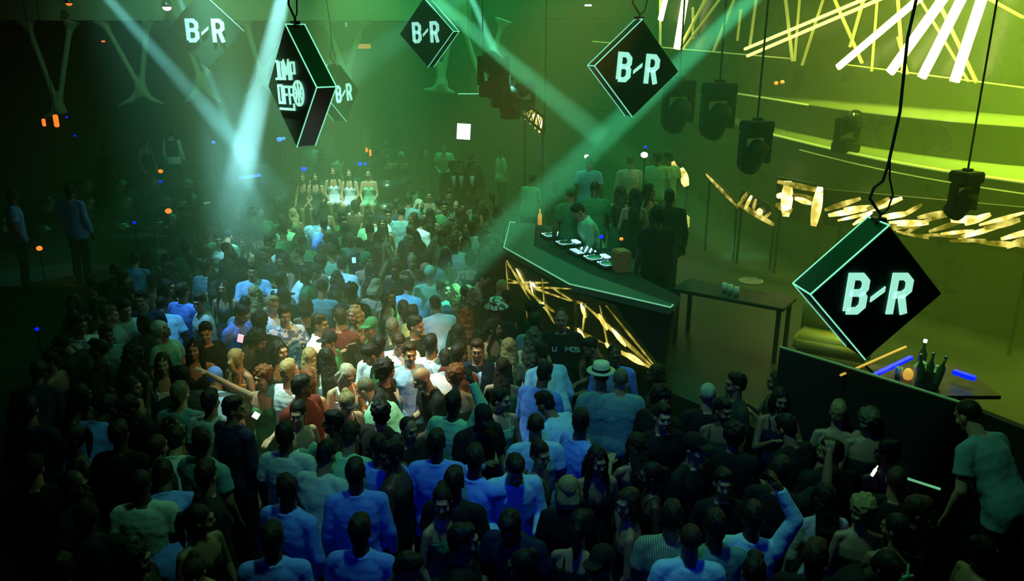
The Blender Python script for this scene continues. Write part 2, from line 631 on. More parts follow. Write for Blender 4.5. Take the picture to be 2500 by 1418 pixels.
cols = [
    ((66, 70), (175, 60), (143, 262), ((105, 285), (165, 272)), 'V-shaped balcony column standing furthest to the left'),
    ((250, 55), (362, 60), (345, 218), ((288, 258), (400, 254)), 'V-shaped balcony column, second from the left, with forked foot'),
    ((440, 60), (575, 62), (492, 200), ((450, 250), (540, 250)), 'V-shaped balcony column behind the B-R sign at upper left'),
    ((600, 60), (720, 62), (640, 190), ((590, 240), (690, 240)), 'V-shaped balcony column lost behind the brightest light beam'),
    ((795, 60), (888, 60), (845, 188), ((858, 232), (835, 225)), 'yellow-lit V-shaped balcony column just right of the JUMP OFF sign'),
    ((1045, 62), (1105, 62), (1078, 205), ((1032, 218), (1112, 226)), 'V-shaped balcony column below the B-R sign at top centre'),
    ((1125, 62), (1230, 62), (1180, 215), ((1168, 232), (1195, 232)), 'V-shaped balcony column left of the black lamp cluster'),
]
for l, r_, f, ft, lab in cols:
    tag(v_column(l, r_, f, ft), lab, 'column', 'V columns under the balcony')

# bar shelves and small lamps glimpsed on the upper balcony
def glow_block(name, px, Y, size, m, label, cat, group=None):
    bm = bmesh.new()
    p = at_y(*px, Y)
    add_box(bm, (0, 0, 0), size)
    bmesh.ops.bevel(bm, geom=bm.edges[:], offset=min(size) * 0.2, segments=2, affect='EDGES')
    o = obj(name, bm, m)
    o.location = p
    bm = bmesh.new()
    top = 5.6 - p.z if (p.z < 5.3 and p.y > 25.3) else 9.95 - p.z
    add_tube(bm, [(0, 0.02, 0), (0, 0.02, top)], 0.010, 6)
    obj('hanger_rod', bm, M['matte'], o)
    return tag(o, label, cat, group)


def hanging_lamp(px, Y, s, m, label):
    t = empty('pendant_lamp', at_y(*px, Y))
    tag(t, label, 'lamp', 'lamps on the upper balcony')
    bm = bmesh.new()
    add_lathe(bm, [(0.02, 0.20), (0.05, 0.18), (0.10, 0.05), (0.12, -0.02), (0.02, -0.03)], 14)
    bmesh.ops.scale(bm, vec=(s, s, s), verts=bm.verts)
    obj('lamp_shade', bm, M['metal'], t, True)
    bm = bmesh.new()
    add_ell(bm, (0, 0, -0.03 * s), (0.09 * s, 0.09 * s, 0.07 * s))
    obj('bulb', bm, m, t, True)
    bm = bmesh.new()
    add_tube(bm, [(0, 0, 0.2 * s), (0, 0, 1.2)], 0.008, 6)
    obj('cord', bm, M['cable'], t)


hanging_lamp((407, 14), 23.0, 1.3, M['lens'], 'glowing white lamp on the balcony left of the upper left sign')
hanging_lamp((168, 6), 23.0, 0.9, M['orange'], 'dim amber lamp at the top edge far left')
for k, x in enumerate((852, 862, 873)):
    glow_block('lamp_tube', (x, 20), 26.0, (0.05, 0.05, 0.22), M['lens'], ('leftmost', 'middle', 'rightmost')[k] + ' of three short upright light tubes on the balcony right of the JUMP OFF sign', 'lamp', 'three small tubes on the balcony')
glow_block('light_strip', (888, 113), 27.0, (0.45, 0.10, 0.14), M['amberdim'], 'pale amber light strip behind the yellow-lit V column', 'lamp')
glow_block('light_strip', (845, 60), 27.0, (0.05, 0.05, 0.14), M['lensdim'], 'tiny upright light between the arms of the yellow-lit column', 'lamp')
glow_block('light_strip', (1436, 13), 26.0, (0.22, 0.08, 0.05), M['lens'], 'small white ceiling light at the top edge right of centre', 'lamp')
glow_block('light_strip', (252, 101), 26.0, (0.10, 0.06, 0.05), M['orange'], 'faint amber spot in the dark between the left columns', 'lamp')
glow_block('light_strip', (1145, 229), 23.0, (0.62, 0.04, 0.03), M['lensdim'], 'thin pale light line left of the black lamp cluster', 'lamp')
glow_block('amber_lamp', (137, 295), 20.0, (0.10, 0.10, 0.30), M['orange'], 'slanted amber lamp under the leftmost V column', 'lamp', 'amber lamps in the dark lounge')
glow_block('amber_lamp', (107, 299), 20.0, (0.07, 0.07, 0.18), M['orange'], 'smaller amber lamp beside the slanted one under the leftmost column', 'lamp', 'amber lamps in the dark lounge')

# back-of-room screen
t = empty('screen_or_reflection', at_y(1132, 321, 24.2), rot=(0, rad(4), 0))
tag(t, 'small blank screen glowing white on the far wall', 'screen')
bm = bmesh.new(); add_box(bm, (0, 0.05, 0), (0.50, 0.08, 0.58)); obj('screen_frame', bm, M['black'], t)
bm = bmesh.new(); add_box(bm, (0, 0, 0), (0.40, 0.03, 0.46)); obj('screen_panel', bm, M['white'], t)
bm = bmesh.new(); add_tube(bm, [(0, 0.08, -0.29), (0, 0.10, -2.6)], 0.03, 8); obj('stand', bm, M['black'], t)


# ------------------------------------------------------------------ hanging diamond signs
def strokes(bm, pts, w, closed=False, th=0.012):
    """flat lettering: mitred strip along pts in the XZ plane, front face toward -Y"""
    P = [Vector((p[0], p[1])) for p in pts]
    n = len(P)
    inner, outer = [], []
    for i in range(n):
        if closed:
            a, b, c = P[i - 1], P[i], P[(i + 1) % n]
        else:
            a, b, c = P[max(i - 1, 0)], P[i], P[min(i + 1, n - 1)]
        d1 = (b - a).normalized() if (b - a).length > 1e-7 else (c - b).normalized()
        d2 = (c - b).normalized() if (c - b).length > 1e-7 else d1
        n1, n2 = Vector((-d1.y, d1.x)), Vector((-d2.y, d2.x))
        m = (n1 + n2)
        m = m.normalized() if m.length > 1e-6 else n1
        k = w / 2 / max(0.35, m.dot(n1))
        inner.append(b + m * k)
        outer.append(b - m * k)
    cnt = n if closed else n - 1
    for i in range(cnt):
        j = (i + 1) % n
        q = [inner[i], inner[j], outer[j], outer[i]]
        add_prism(bm, [(v.x, 0, v.y) for v in q], (0, -th, 0))


def letter_B(bm, ox, oz, w, h, s):
    x0, x1, c = ox + s / 2, ox + w - s / 2, 0.22 * w
    z0, z1, zm = oz + s / 2, oz + h - s / 2, oz + h * 0.52
    strokes(bm, [(x0, z0), (x0, z1), (x1 - c, z1), (x1, z1 - c), (x1, zm + c * 0.9), (x1 - c * 0.7, zm), (x0, zm)], s)
    strokes(bm, [(x0, z0), (x1 - c, z0), (x1, z0 + c), (x1, zm - c * 0.9), (x1 - c * 0.7, zm)], s)


def letter_R(bm, ox, oz, w, h, s):
    x0, x1, c = ox + s / 2, ox + w - s / 2, 0.22 * w
    z1, zm = oz + h - s / 2, oz + h * 0.47
    strokes(bm, [(x0, oz), (x0, z1), (x1 - c, z1), (x1, z1 - c), (x1, zm + c), (x1 - c, zm), (x0, zm)], s)
    strokes(bm, [(x0 + w * 0.40, zm), (x1 - 0.02 * w, oz)], s)


def logo_BR(bm):
    # unit sign: diamond half diagonal 0.5
    letter_B(bm, -0.245, -0.145, 0.165, 0.305, 0.052)
    letter_R(bm, 0.085, -0.145, 0.165, 0.305, 0.052)
    add_prism(bm, [(-0.050, 0, -0.055), (-0.050, 0, -0.018), (0.045, 0, 0.062), (0.045, 0, 0.022)], (0, -0.012, 0))


def logo_jump(bm):
    s = 0.019
    def L(pts, ox, oz, k=1.0, closed=False):
        strokes(bm, [(ox + p[0] * k, oz + p[1] * k) for p in pts], s, closed)
    h = 0.155
    oz = 0.055
    # JUMP
    L([(0, h), (0.030, h), (0.030, 0.01), (-0.028, 0.01)], -0.245, oz)
    L([(0, h), (0, 0.01), (0.062, 0.01), (0.062, h)], -0.180, oz)
    L([(0, 0), (0, h - 0.01), (0.045, 0.06), (0.090, h - 0.01), (0.090, 0)], -0.080, oz)
    L([(0, 0), (0, h - 0.015), (0.075, h - 0.015), (0.075, 0.055), (0, 0.055)], 0.052, oz)
    # OFF
    oz = -0.145
    L([(0, 0.01), (0, h), (0.075, h), (0.075, 0.01)], -0.245, oz, closed=True)
    L([(0, 0), (0, h - 0.01), (0.078, h - 0.01)], -0.130, oz)
    L([(0, 0.080), (0.062, 0.080)], -0.130, oz)
    L([(0, 0), (0, h - 0.01), (0.078, h - 0.01)], -0.020, oz)
    L([(0, 0.080), (0.062, 0.080)], -0.020, oz)
    strokes(bm, [(-0.25, -0.185), (0.055, -0.185), (0.055, -0.135)], 0.018)
    # basketball
    cx, cz, r = 0.165, -0.05, 0.098
    circ = [(cx + r * math.cos(a), cz + r * math.sin(a)) for a in [2 * math.pi * k / 28 for k in range(28)]]
    strokes(bm, circ, 0.016, True)
    strokes(bm, [(cx, cz - r), (cx, cz + r)], 0.013)
    strokes(bm, [(cx - r, cz), (cx + r, cz)], 0.013)
    for sgn in (-1, 1):
        arc = [(cx + sgn * (1.25 * r - 0.85 * r * math.cos(a)), cz + 0.85 * r * math.sin(a)) for a in [rad(-58 + 116 * k / 8) for k in range(9)]]
        strokes(bm, arc, 0.013)


def diamond_sign(px, D, diag, yaw, roll, label, logo='BR', thick=0.27, tube_edges=(), pitch=0.0, wide=1.0):
    t = empty('hanging_sign', at_d(*px, D), rot=(pitch, roll, yaw))
    tag(t, label, 'sign', 'diamond signs hung over the dance floor')
    h = diag / 2
    w = h * wide
    T = thick * diag
    bm = bmesh.new()
    cr = [(0, 0, h), (w, 0, 0), (0, 0, -h), (-w, 0, 0)]
    add_prism(bm, cr, (0, T, 0))
    bmesh.ops.bevel(bm, geom=bm.edges[:], offset=0.006, segments=1, affect='EDGES')
    obj('box', bm, M['signside'], t)
    bm = bmesh.new()
    k = 0.965
    add_prism(bm, [(0, -0.001, h * k), (w * k, -0.001, 0), (0, -0.001, -h * k), (-w * k, -0.001, 0)], (0, -0.006, 0))
    obj('face', bm, M['signface'], t)
    bm = bmesh.new()
    (logo_BR if logo == 'BR' else logo_jump)(bm)
    bmesh.ops.scale(bm, vec=(diag * wide, diag, diag), verts=bm.verts)
    bmesh.ops.translate(bm, vec=(0, -0.008, 0), verts=bm.verts)
    o = obj('lettering', bm, M['letter'], t)
    o['label'] = 'glowing pale green letters B-R' if logo == 'BR' else 'glowing words JUMP OFF with a basketball'
    r = 0.0058 * diag
    F_ = [Vector((0, 0, h)), Vector((w, 0, 0)), Vector((0, 0, -h)), Vector((-w, 0, 0))]
    B_ = [v + Vector((0, T, 0)) for v in F_]
    bm = bmesh.new()
    for e in tube_edges:
        grp, i = e[0], int(e[1])
        if grp == 'f':
            a, b = F_[i], F_[(i + 1) % 4]
        elif grp == 'b':
            a, b = B_[i], B_[(i + 1) % 4]
        else:
            a, b = F_[i], B_[i]
        add_tube(bm, [a, b], r, 6)
    if tube_edges:
        o = obj('edge_light', bm, M['signedge'], t)
    # hook, loop of cable and the cable going up
    bm = bmesh.new()
    y = T / 2
    add_tube(bm, [(0, y, h - 0.01), (0.01, y, h + 0.05), (-0.04, y, h + 0.10), (-0.10, y, h + 0.17), (-0.08, y, h + 0.25), (-0.02, y, h + 0.30), (0.0, y, h + 0.42),
                  (0.02, y, h + 0.8), (-0.02, y, h + 1.3), (0.015, y, h + 1.9), (0, y, 9.6 - t.location.z)], 0.011, 6)
    add_tube(bm, [(0, y, h + 0.04), (0.06, y, h + 0.09), (0.08, y, h + 0.20), (0.03, y, h + 0.32), (0.0, y, h + 0.5)], 0.007, 6)
    obj('cable', bm, M['cable'], t)
    bm = bmesh.new()
    add_box(bm, (0, y, h + 0.012), (0.10, 0.05, 0.03))
    obj('bracket', bm, M['black'], t)
    return t


SIGNS = [
    dict(px=(501, 76), D=14.0, diag=1.16, yaw=rad(19), roll=rad(0), label='diamond sign reading B-R hanging highest on the left, beside the beams', tube_edges=('f0',), thick=0.12),
    dict(px=(711, 212), D=7.6, diag=1.06, yaw=rad(-52), roll=rad(-2), label='diamond sign reading JUMP OFF with a basketball, seen edge on', logo='jump', tube_edges=('f0', 'f1', 'b0', 'b1', 'c1', 'c0'), thick=0.17),
    dict(px=(838, 228), D=17.5, diag=1.15, yaw=rad(66), roll=rad(-4), label='smallest B-R sign, half hidden behind the JUMP OFF sign', tube_edges=('f2', 'b2', 'b3'), thick=0.28),
    dict(px=(1040, 80), D=14.5, diag=1.14, yaw=rad(-30), roll=rad(-2), label='B-R diamond sign at the top centre with an outlined right edge', tube_edges=('f0', 'f1', 'b0', 'b1', 'c1'), thick=0.15),
    dict(px=(1556, 168), D=9.4, diag=1.06, yaw=rad(19), roll=rad(4), label='B-R diamond sign crossed by the long green light beam', tube_edges=('f2', 'f3', 'b2', 'b3', 'c3', 'c0'), thick=0.17),
    dict(px=(2141, 718), D=6.6, diag=1.06, yaw=rad(7), roll=rad(2), label='largest and lowest B-R diamond sign, hanging over the right of the stage', tube_edges=('f3', 'b2', 'b3', 'c3', 'c0', 'f2'), thick=0.27),
]
for s in SIGNS:
    diamond_sign(**s)
# cable of the edge lights falls from the truss beside the small sign: a bright monitor face on its flank
# ------------------------------------------------------------------ right side: terraces, video wall
def ribbon(name, top, zt, zb, thick, m, trim=None, trim_m=None, z_list=None):
    """vertical curved riser following plan points, with real thickness"""
    bm = bmesh.new()
    n = len(top)
    f, b = [], []
    for i, p in enumerate(top):
        a = Vector(top[max(i - 1, 0)][:2]); c = Vector(top[min(i + 1, n - 1)][:2])
        d = (c - a).normalized()
        nn = Vector((-d.y, d.x)) * thick
        if nn.x < 0:
            nn = -nn
        zt_ = z_list[i] if z_list else zt
        f.append([bm.verts.new((p[0], p[1], zt_)), bm.verts.new((p[0], p[1], zb))])
        b.append([bm.verts.new((p[0] + nn.x, p[1] + nn.y, zt_)), bm.verts.new((p[0] + nn.x, p[1] + nn.y, zb))])
    for i in range(n - 1):
        bm.faces.new((f[i][0], f[i + 1][0], f[i + 1][1], f[i][1]))
        bm.faces.new((b[i][0], b[i][1], b[i + 1][1], b[i + 1][0]))
        bm.faces.new((f[i][0], b[i][0], b[i + 1][0], f[i + 1][0]))
        bm.faces.new((f[i][1], f[i + 1][1], b[i + 1][1], b[i][1]))
    bm.faces.new((f[0][0], f[0][1], b[0][1], b[0][0]))
    bm.faces.new((f[-1][0], b[-1][0], b[-1][1], f[-1][1]))
    return obj(name, bm, m)


def smooth_line(pts, k=6):
    out = []
    P = [Vector(p) for p in pts]
    for i in range(len(P) - 1):
        p0, p1, p2, p3 = P[max(i - 1, 0)], P[i], P[i + 1], P[min(i + 2, len(P) - 1)]
        for j in range(k):
            t = j / k
            out.append(0.5 * ((2 * p1) + (p2 - p0) * t + (2 * p0 - 5 * p1 + 4 * p2 - p3) * t * t + (3 * p1 - p0 - 3 * p2 + p3) * t ** 3))
    out.append(P[-1])
    return out


E3 = smooth_line([(4.95, 21.0, 0), (4.9, 18.0, 0), (5.12, 15.8, 0), (5.74, 12.5, 0), (6.72, 10.4, 0), (8.4, 8.6, 0), (11.5, 7.2, 0)])
E2 = smooth_line([(4.67, 24.7, 0), (5.0, 21.5, 0), (5.5, 18.5, 0), (5.9, 15.6, 0), (6.5, 13.6, 0), (7.59, 11.9, 0), (10, 10.2, 0), (14, 9.0, 0)])
w0, w1, w2 = at_y(1600, 115, 22), at_y(2000, 150, 18), at_y(2500, 215, 14)
E1 = [w0 + (w0 - w1) * 0.5, w0, w0.lerp(w1, 0.5), w1, w1.lerp(w2, 0.5), w2, w2 + (w2 - w1) * 1.0]


def slab(name, inner, outer, z, th, m):
    bm = bmesh.new()
    n = min(len(inner), len(outer))
    rows = []
    for i in range(n):
        a = inner[i * (len(inner) - 1) // (n - 1)]
        c = outer[i * (len(outer) - 1) // (n - 1)]
        rows.append([bm.verts.new((a[0], a[1], z)), bm.verts.new((c[0], c[1], z)), bm.verts.new((c[0], c[1], z - th)), bm.verts.new((a[0], a[1], z - th))])
    for r0, r1 in zip(rows, rows[1:]):
        for k in range(4):
            bm.faces.new((r0[k], r1[k], r1[(k + 1) % 4], r0[(k + 1) % 4]))
    bm.faces.new(rows[0]); bm.faces.new(rows[-1][::-1])
    bmesh.ops.recalc_face_normals(bm, faces=bm.faces)
    return obj(name, bm, m)


def off(line, dx, dy=0.0):
    return [Vector((p[0] + dx, p[1] + dy, 0)) for p in line]


struct(ribbon('wall_stage_riser', E3, 3.2, 0.0, 0.12, M['wallgloss']), 'glossy dark riser under the lower terrace')
struct(slab('floor_terrace_low', off(E3, 0.12), off(E3, 3.2, 1.0), 3.19, 0.12, M['glossdeck']), 'shining floor of the lower terrace')
struct(ribbon('wall_terrace_riser', E2, 3.75, 3.2, 0.12, M['wallgloss']), 'dark riser between the two terraces')
struct(slab('floor_terrace_high', off(E2, 0.12), off(E2, 4.5, 3.0), 3.74, 0.12, M['glossdeck']), 'shining floor of the upper terrace')
zl = [p.z for p in E1]
struct(ribbon('wall_terrace_top', E1, 4.5, 3.0, 0.15, M['wallgloss'], z_list=zl), 'green lit panel below the video wall')


def trim_line(name, pts, r, m, label):
    bm = bmesh.new()
    add_tube(bm, pts, r, 6)
    o = obj(name, bm, m)
    return struct(o, label)


trim_line('trim_2', [Vector((p[0] - 0.02, p[1] - 0.02, 3.21)) for p in E3[8:]], 0.022, M['edgey'], 'lit edge of the lower terrace')
trim_line('trim_3', [Vector((p[0] - 0.02, p[1] - 0.02, 3.06)) for p in E3[14:]], 0.010, M['tubedim'], 'second thin lit line of the lower terrace')
trim_line('trim_4', [Vector((p[0] - 0.02, p[1] - 0.02, 3.76)) for p in E2[:18]], 0.020, M['edgey'], 'lit edge of the upper terrace')
trim_line('trim_5', [Vector((p.x - 0.03, p.y - 0.03, p.z + 0.01)) for p in E1], 0.015, M['tubedim'], 'thin lit ledge under the video wall')

# video wall plane and its light bars
wa, wb = Vector((E1[0].x, E1[0].y, 0)), Vector((E1[-1].x, E1[-1].y, 0))
wn = Vector((-(wb - wa).y, (wb - wa).x, 0)).normalized()
if wn.y < 0:
    wn = -wn


def on_wall(px, py, back=0.25):
    d = ray(px, py)
    o = Vector((0, 0, CAM_H))
    p0 = wa + wn * (0.22 + back)
    t = (p0 - o).dot(wn) / d.dot(wn)
    return o + d * t


bm = bmesh.new()
A, B = wa + wn * 0.5, wb + wn * 0.5
add_prism(bm, [(A.x, A.y, 3.0), (B.x, B.y, 3.0), (B.x, B.y, 9.9), (A.x, A.y, 9.9)], wn * 0.25)
struct(obj('wall_video', bm, M['wallgloss']), 'hazy video wall panel behind the light bars')

TUBES = [  # px bottom, px top, width px, material, label
    ((1612, 50), (1624, 0), 15, 'tube', 'leftmost bright yellow light bar of the video wall, short'),
    ((1652, 120), (1672, 0), 20, 'tube', 'upright bright light bar just right of the leftmost one'),
    ((2045, 165), (2240, 0), 17, 'tube', 'most slanted thick light bar of the bright fan'),
    ((2172, 178), (2300, 0), 25, 'tube', 'second thick light bar of the bright fan, behind the hanging cable'),
    ((2250, 190), (2346, 0), 25, 'tube', 'third thick light bar of the bright fan'),
    ((2330, 200), (2396, 0), 27, 'tube', 'thickest light bar, at the right end of the bright fan'),
    ((1818, 120), (2105, 0), 7, 'tubemid', 'upper of two thin parallel gold light bars'),
    ((1824, 137), (2130, 6), 7, 'tubemid', 'lower of two thin parallel gold light bars'),
]
DIM = [((1935, 150), (1918, 0), 6), ((2105, 155), (2040, 5), 6), ((2075, 115), (2108, 0), 6), ((1662, 112), (1722, 0), 5), ((1668, 120), (1752, 5), 4),
       ((1742, 125), (1792, 0), 5), ((1830, 118), (1846, 0), 4), ((2205, 180), (2192, 0), 6), ((2385, 203), (2322, 70), 7), ((2216, 182), (2205, 140), 5),
       ((2500, 44), (2420, 0), 7), ((1958, 160), (1990, 60), 4), ((1612, 115), (1612, 50), 3), ((1692, 95), (1692, 60), 2), ((1800, 100), (1804, 65), 2),
       ((1940, 150), (1946, 75), 3), ((2128, 175), (2134, 98), 3), ((2365, 200), (2300, 90), 4)]


def light_bar(a, b, wpx, m, label, back, group):
    A, B = on_wall(*a, back), on_wall(*b, back)
    wd = wpx / F * (A.y * math.cos(PITCH) + (CAM_H - A.z) * math.sin(PITCH)) * 0.85
    ext = B + (B - A) * 1.2
    if ext.z > 9.4:
        ext = A + (B - A) * ((9.4 - A.z) / (B.z - A.z))
    bm = bmesh.new()
    add_bar(bm, A, ext, wd, 0.08, wn)
    bmesh.ops.bevel(bm, geom=bm.edges[:], offset=0.01, segments=1, affect='EDGES')
    t = tag(obj('light_bar', bm, M[m]), label, 'light bar', group)
    return t


for i, (a, b, w_, m, lab) in enumerate(TUBES):
    light_bar(a, b, w_, m, lab, -0.02 - 0.07 * (i % 3), 'bright light bars of the video wall')
ORD = 'first second third fourth fifth sixth seventh eighth ninth tenth eleventh twelfth thirteenth fourteenth fifteenth sixteenth seventeenth eighteenth'.split()
for i, (a, b, w_) in enumerate(sorted(DIM)):
    light_bar(a, b, w_, 'tubedim', ORD[i] + ' from the left of the dim thin bars at their feet on the video wall', 0.10 + 0.025 * (i % 5), 'dim light bars of the video wall')

# gold reflections imitated by glowing strips, and screens, on the curved riser
def streak_panel(name, quad_pts, segs, label, cat, m_back='streakback', depth=0.05, frame=True, glow=True):
    """quad_pts: bl, br, tr, tl world corners. segs: (u0,v0,u1,v1,width,mat) strips on its face"""
    bl, br, tr, tl = [Vector(q) for q in quad_pts]
    n = (br - bl).cross(tl - bl).normalized()
    if n.dot(Vector((0, 0, CAM_H)) - bl) < 0:
        n = -n
    bm = bmesh.new()
    add_prism(bm, [bl, br, tr, tl], -n * depth)
    root = obj(name.replace('led_or_reflection', 'screen_or_reflection').replace('led_strip', 'light_strip'), bm, M[m_back])
    tag(root, label, cat)
    if bl.z > 1.4:
        for q in (bl.lerp(br, 0.08), bl.lerp(br, 0.92)):
            bm = bmesh.new()
            q2 = q - n * 0.06
            floor_z = 1.05 if q.y < 18 else 0.0
            add_tube(bm, [(q2.x, q2.y, q.z + 0.1), (q2.x, q2.y, floor_z)], 0.025, 8)
            obj('post', bm, M['matte'], root)
    by = {}
    for s in segs:
        by.setdefault(s[5], []).append(s)
    for mm, L in by.items():
        bm = bmesh.new()
        for (u0, v0, u1, v1, w, _) in L:
            def uv(u, v):
                return (bl.lerp(br, u)).lerp(tl.lerp(tr, u), v)
            a, b = uv(u0, v0), uv(u1, v1)
            d = (b - a)
            s_ = d.cross(n).normalized() * w / 2
            k = 6
            ps = []
            for q in range(k + 1):
                t = q / k
                ww = (0.45 + 0.55 * math.sin(math.pi * min(1, max(0, t * 0.9 + 0.05))))
                ps.append((a + d * t + s_ * ww, a + d * t - s_ * ww))
            poly = [p[0] for p in ps] + [p[1] for p in ps[::-1]]
            off_ = n * (0.004 + 0.002 * random.random())
            add_prism(bm, [p + off_ for p in poly], -n * 0.004)
        o = obj('picture_or_reflection', bm, M[mm], root)
        o['label'] = 'glowing gold streaks' if mm != 'screenhot' else 'brightest white-gold streaks'
    return root


def q3(pxs, zs):
    return [at_z(p[0], p[1], z) for p, z in zip(pxs, zs)]


# glowing strips imitating warped gold reflections in the riser
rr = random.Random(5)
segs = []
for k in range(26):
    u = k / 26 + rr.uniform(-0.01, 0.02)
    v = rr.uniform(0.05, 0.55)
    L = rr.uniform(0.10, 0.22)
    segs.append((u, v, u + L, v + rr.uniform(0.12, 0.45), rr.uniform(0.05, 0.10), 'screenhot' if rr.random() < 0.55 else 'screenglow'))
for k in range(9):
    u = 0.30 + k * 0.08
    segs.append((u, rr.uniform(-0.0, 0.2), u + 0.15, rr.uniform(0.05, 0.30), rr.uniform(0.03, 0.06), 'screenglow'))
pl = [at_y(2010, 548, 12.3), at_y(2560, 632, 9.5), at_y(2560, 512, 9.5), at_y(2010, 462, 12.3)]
streak_panel('led_or_reflection', pl, segs, 'long panel of rippling gold streaks imitating reflections, right of the white-gold screen', 'screen')
pl = [at_y(1893, 520, 13.6), at_y(2010, 560, 13.2), at_y(2012, 452, 13.2), at_y(1896, 432, 13.6)]
segs = [(0.22, 0.0, 0.25, 0.95, 0.20, 'screenhot'), (0.02, 0.88, 0.98, 0.86, 0.10, 'screenglow'), (0.80, 0.0, 0.92, 0.95, 0.17, 'screenhot'), (0.35, 0.62, 0.9, 0.60, 0.12, 'screenglow'),
        (0.0, 0.25, 0.35, 0.20, 0.14, 'screenglow'), (0.4, 0.55, 0.75, 0.52, 0.10, 'screenhot'), (0.06, 0.58, 0.1, 0.45, 0.12, 'screenhot')]
streak_panel('led_or_reflection', pl, segs, 'blocky white-gold screen with two bright uprights at the terrace foot', 'screen')
pl = [at_y(1800, 500, 14.2), at_y(1895, 552, 13.7), at_y(1880, 500, 13.7), at_y(1812, 462, 14.2)]
segs = [(0.05, 0.1, 0.2, 1.0, 0.08, 'screenglow'), (0.2, 0.0, 0.35, 0.95, 0.07, 'screenhot'), (0.4, 0.1, 0.5, 0.9, 0.06, 'screenglow'), (0.0, 0.1, 0.95, 0.0, 0.10, 'screenglow'),
        (0.55, 0.1, 0.65, 0.5, 0.12, 'screenhot'), (0.7, 0.1, 0.95, 0.6, 0.06, 'screenglow')]
streak_panel('led_or_reflection', pl, segs, 'small triangular gold lattice screen left of the white-gold screen', 'screen')
pl = [at_y(1722, 432, 15.2), at_y(1800, 515, 14.3), at_y(1806, 500, 14.3), at_y(1726, 418, 15.2)]
streak_panel('led_strip', pl, [(0.0, 0.5, 1.0, 0.5, 0.07, 'screenglow')], 'thin sloping gold strip leading down to the triangular lattice screen', 'light strip')
# far small screen by the lamp cluster, and the two leaning bright strips
pl = [at_y(1275, 285, 19.0), at_y(1326, 333, 18.5), at_y(1327, 280, 18.5), at_y(1292, 262, 19.0)]
segs = [(u, 0.0, u + 0.08, 0.95, 0.09, 'screenhot') for u in (0.15, 0.38, 0.62, 0.82)] + [(0.0, 0.3, 0.5, 0.9, 0.06, 'screenglow')]
streak_panel('led_or_reflection', pl, segs, 'small gold striped screen just below the black lamp cluster', 'screen')
pl = [at_y(1650, 452, 17), at_y(1682, 455, 17), at_y(1672, 398, 17), at_y(1638, 392, 17)]
segs = [(0.35, 0.30, 0.12, 0.98, 0.12, 'screenhot'), (0.82, 0.0, 0.62, 0.75, 0.20, 'screenhot')]
streak_panel('led_or_reflection', pl, segs, 'two leaning bright gold bars right of the men in pale shirts', 'screen')

# ------------------------------------------------------------------ stage deck and DJ booth
deck = [(0.95, 13.4), (0.35, 11.8), (0.75, 9.9), (1.9, 8.5), (2.72, 7.5), (4.03, 5.75), (4.9, 4.4), (12, 4.4), (12, 8), (7, 10.2), (5.9, 12.4), (5.2, 15.6), (4.8, 20.5), (1.5, 20.5)]
bm = bmesh.new()
add_prism(bm, [(x, y, 0.0) for x, y in deck], (0, 0, 1.05))
bmesh.ops.recalc_face_normals(bm, faces=bm.faces)
struct(obj('floor_stage', bm, M['deck']), 'dark raised stage floor')

lip = [at_z(1245, 543, 2.05), at_z(1230, 605, 2.05), at_z(1390, 695, 2.05), at_z(1637, 752, 2.05)]
inn = [at_z(1308, 545, 2.05), at_z(1303, 600, 2.05), at_z(1440, 668, 2.05), at_z(1643, 742, 2.05)]
booth = empty('dj_booth', (0, 0, 0))
tag(booth, 'angular DJ booth with glowing gold lattice front and lit counter edge', 'booth')
bm = bmesh.new()
add_prism(bm, [(p.x, p.y, 1.97) for p in lip + inn[::-1]], (0, 0, 0.08))
bmesh.ops.recalc_face_normals(bm, faces=bm.faces)
obj('counter', bm, M['counter'], booth)
# lower equipment shelf behind the counter
shelf = [at_z(1303, 600, 1.92), at_z(1440, 668, 1.92), at_z(1560, 700, 1.92), at_z(1545, 640, 1.92), at_z(1400, 560, 1.92), at_z(1310, 545, 1.92)]
bm = bmesh.new()
add_prism(bm, [(p.x, p.y, 1.86) for p in shelf], (0, 0, 0.06))
bmesh.ops.recalc_face_normals(bm, faces=bm.faces)
obj('equipment_shelf', bm, M['black'], booth)
bm = bmesh.new()
lz = [p + Vector((0, 0, 0.01)) for p in lip]
add_tube(bm, [at_z(1258, 543, 2.06)] + lz + [at_z(1643, 744, 2.06)], 0.010, 6)
o = obj('edge_light', bm, M['edge'], booth)
o['label'] = 'thin pale green light line along the counter edge'
# hull below the counter: fascia, then lattice screen
A = at_z(1233, 630, 2.17); Bq = at_z(1400, 715, 2.17); C_ = at_z(1500, 748, 2.17)
T_ = at_y(1606, 906, 8.25)
A2 = Vector((A.x + 0.1, A.y + 0.1, 0.4)); B2 = Vector((Bq.x + 0.05, Bq.y + 0.2, 0.4))
bm = bmesh.new()
for a, b in zip(lip, lip[1:]):
    pass
body_top = [Vector((p.x + 0.06, p.y + 0.09, 0)) for p in lip] + [Vector((inn[3].x + 0.2, inn[3].y + 0.5, 0)), Vector((inn[0].x + 0.1, inn[0].y + 0.1, 0))]
vs_t = [bm.verts.new((p.x, p.y, 1.97)) for p in body_top]
cen = Vector((1.2, 11.2, 0))
low = [p.lerp(cen, 0.22 if i != 3 else 0.30) for i, p in enumerate(body_top)]
vs_b = [bm.verts.new((p.x, p.y, 0.0)) for p in low]
n = len(vs_t)
for i in range(n):
    bm.faces.new((vs_t[i], vs_t[(i + 1) % n], vs_b[(i + 1) % n], vs_b[i]))
bm.faces.new(vs_t); bm.faces.new(vs_b[::-1])
bmesh.ops.recalc_face_normals(bm, faces=bm.faces)
obj('body', bm, M['matte'], booth)

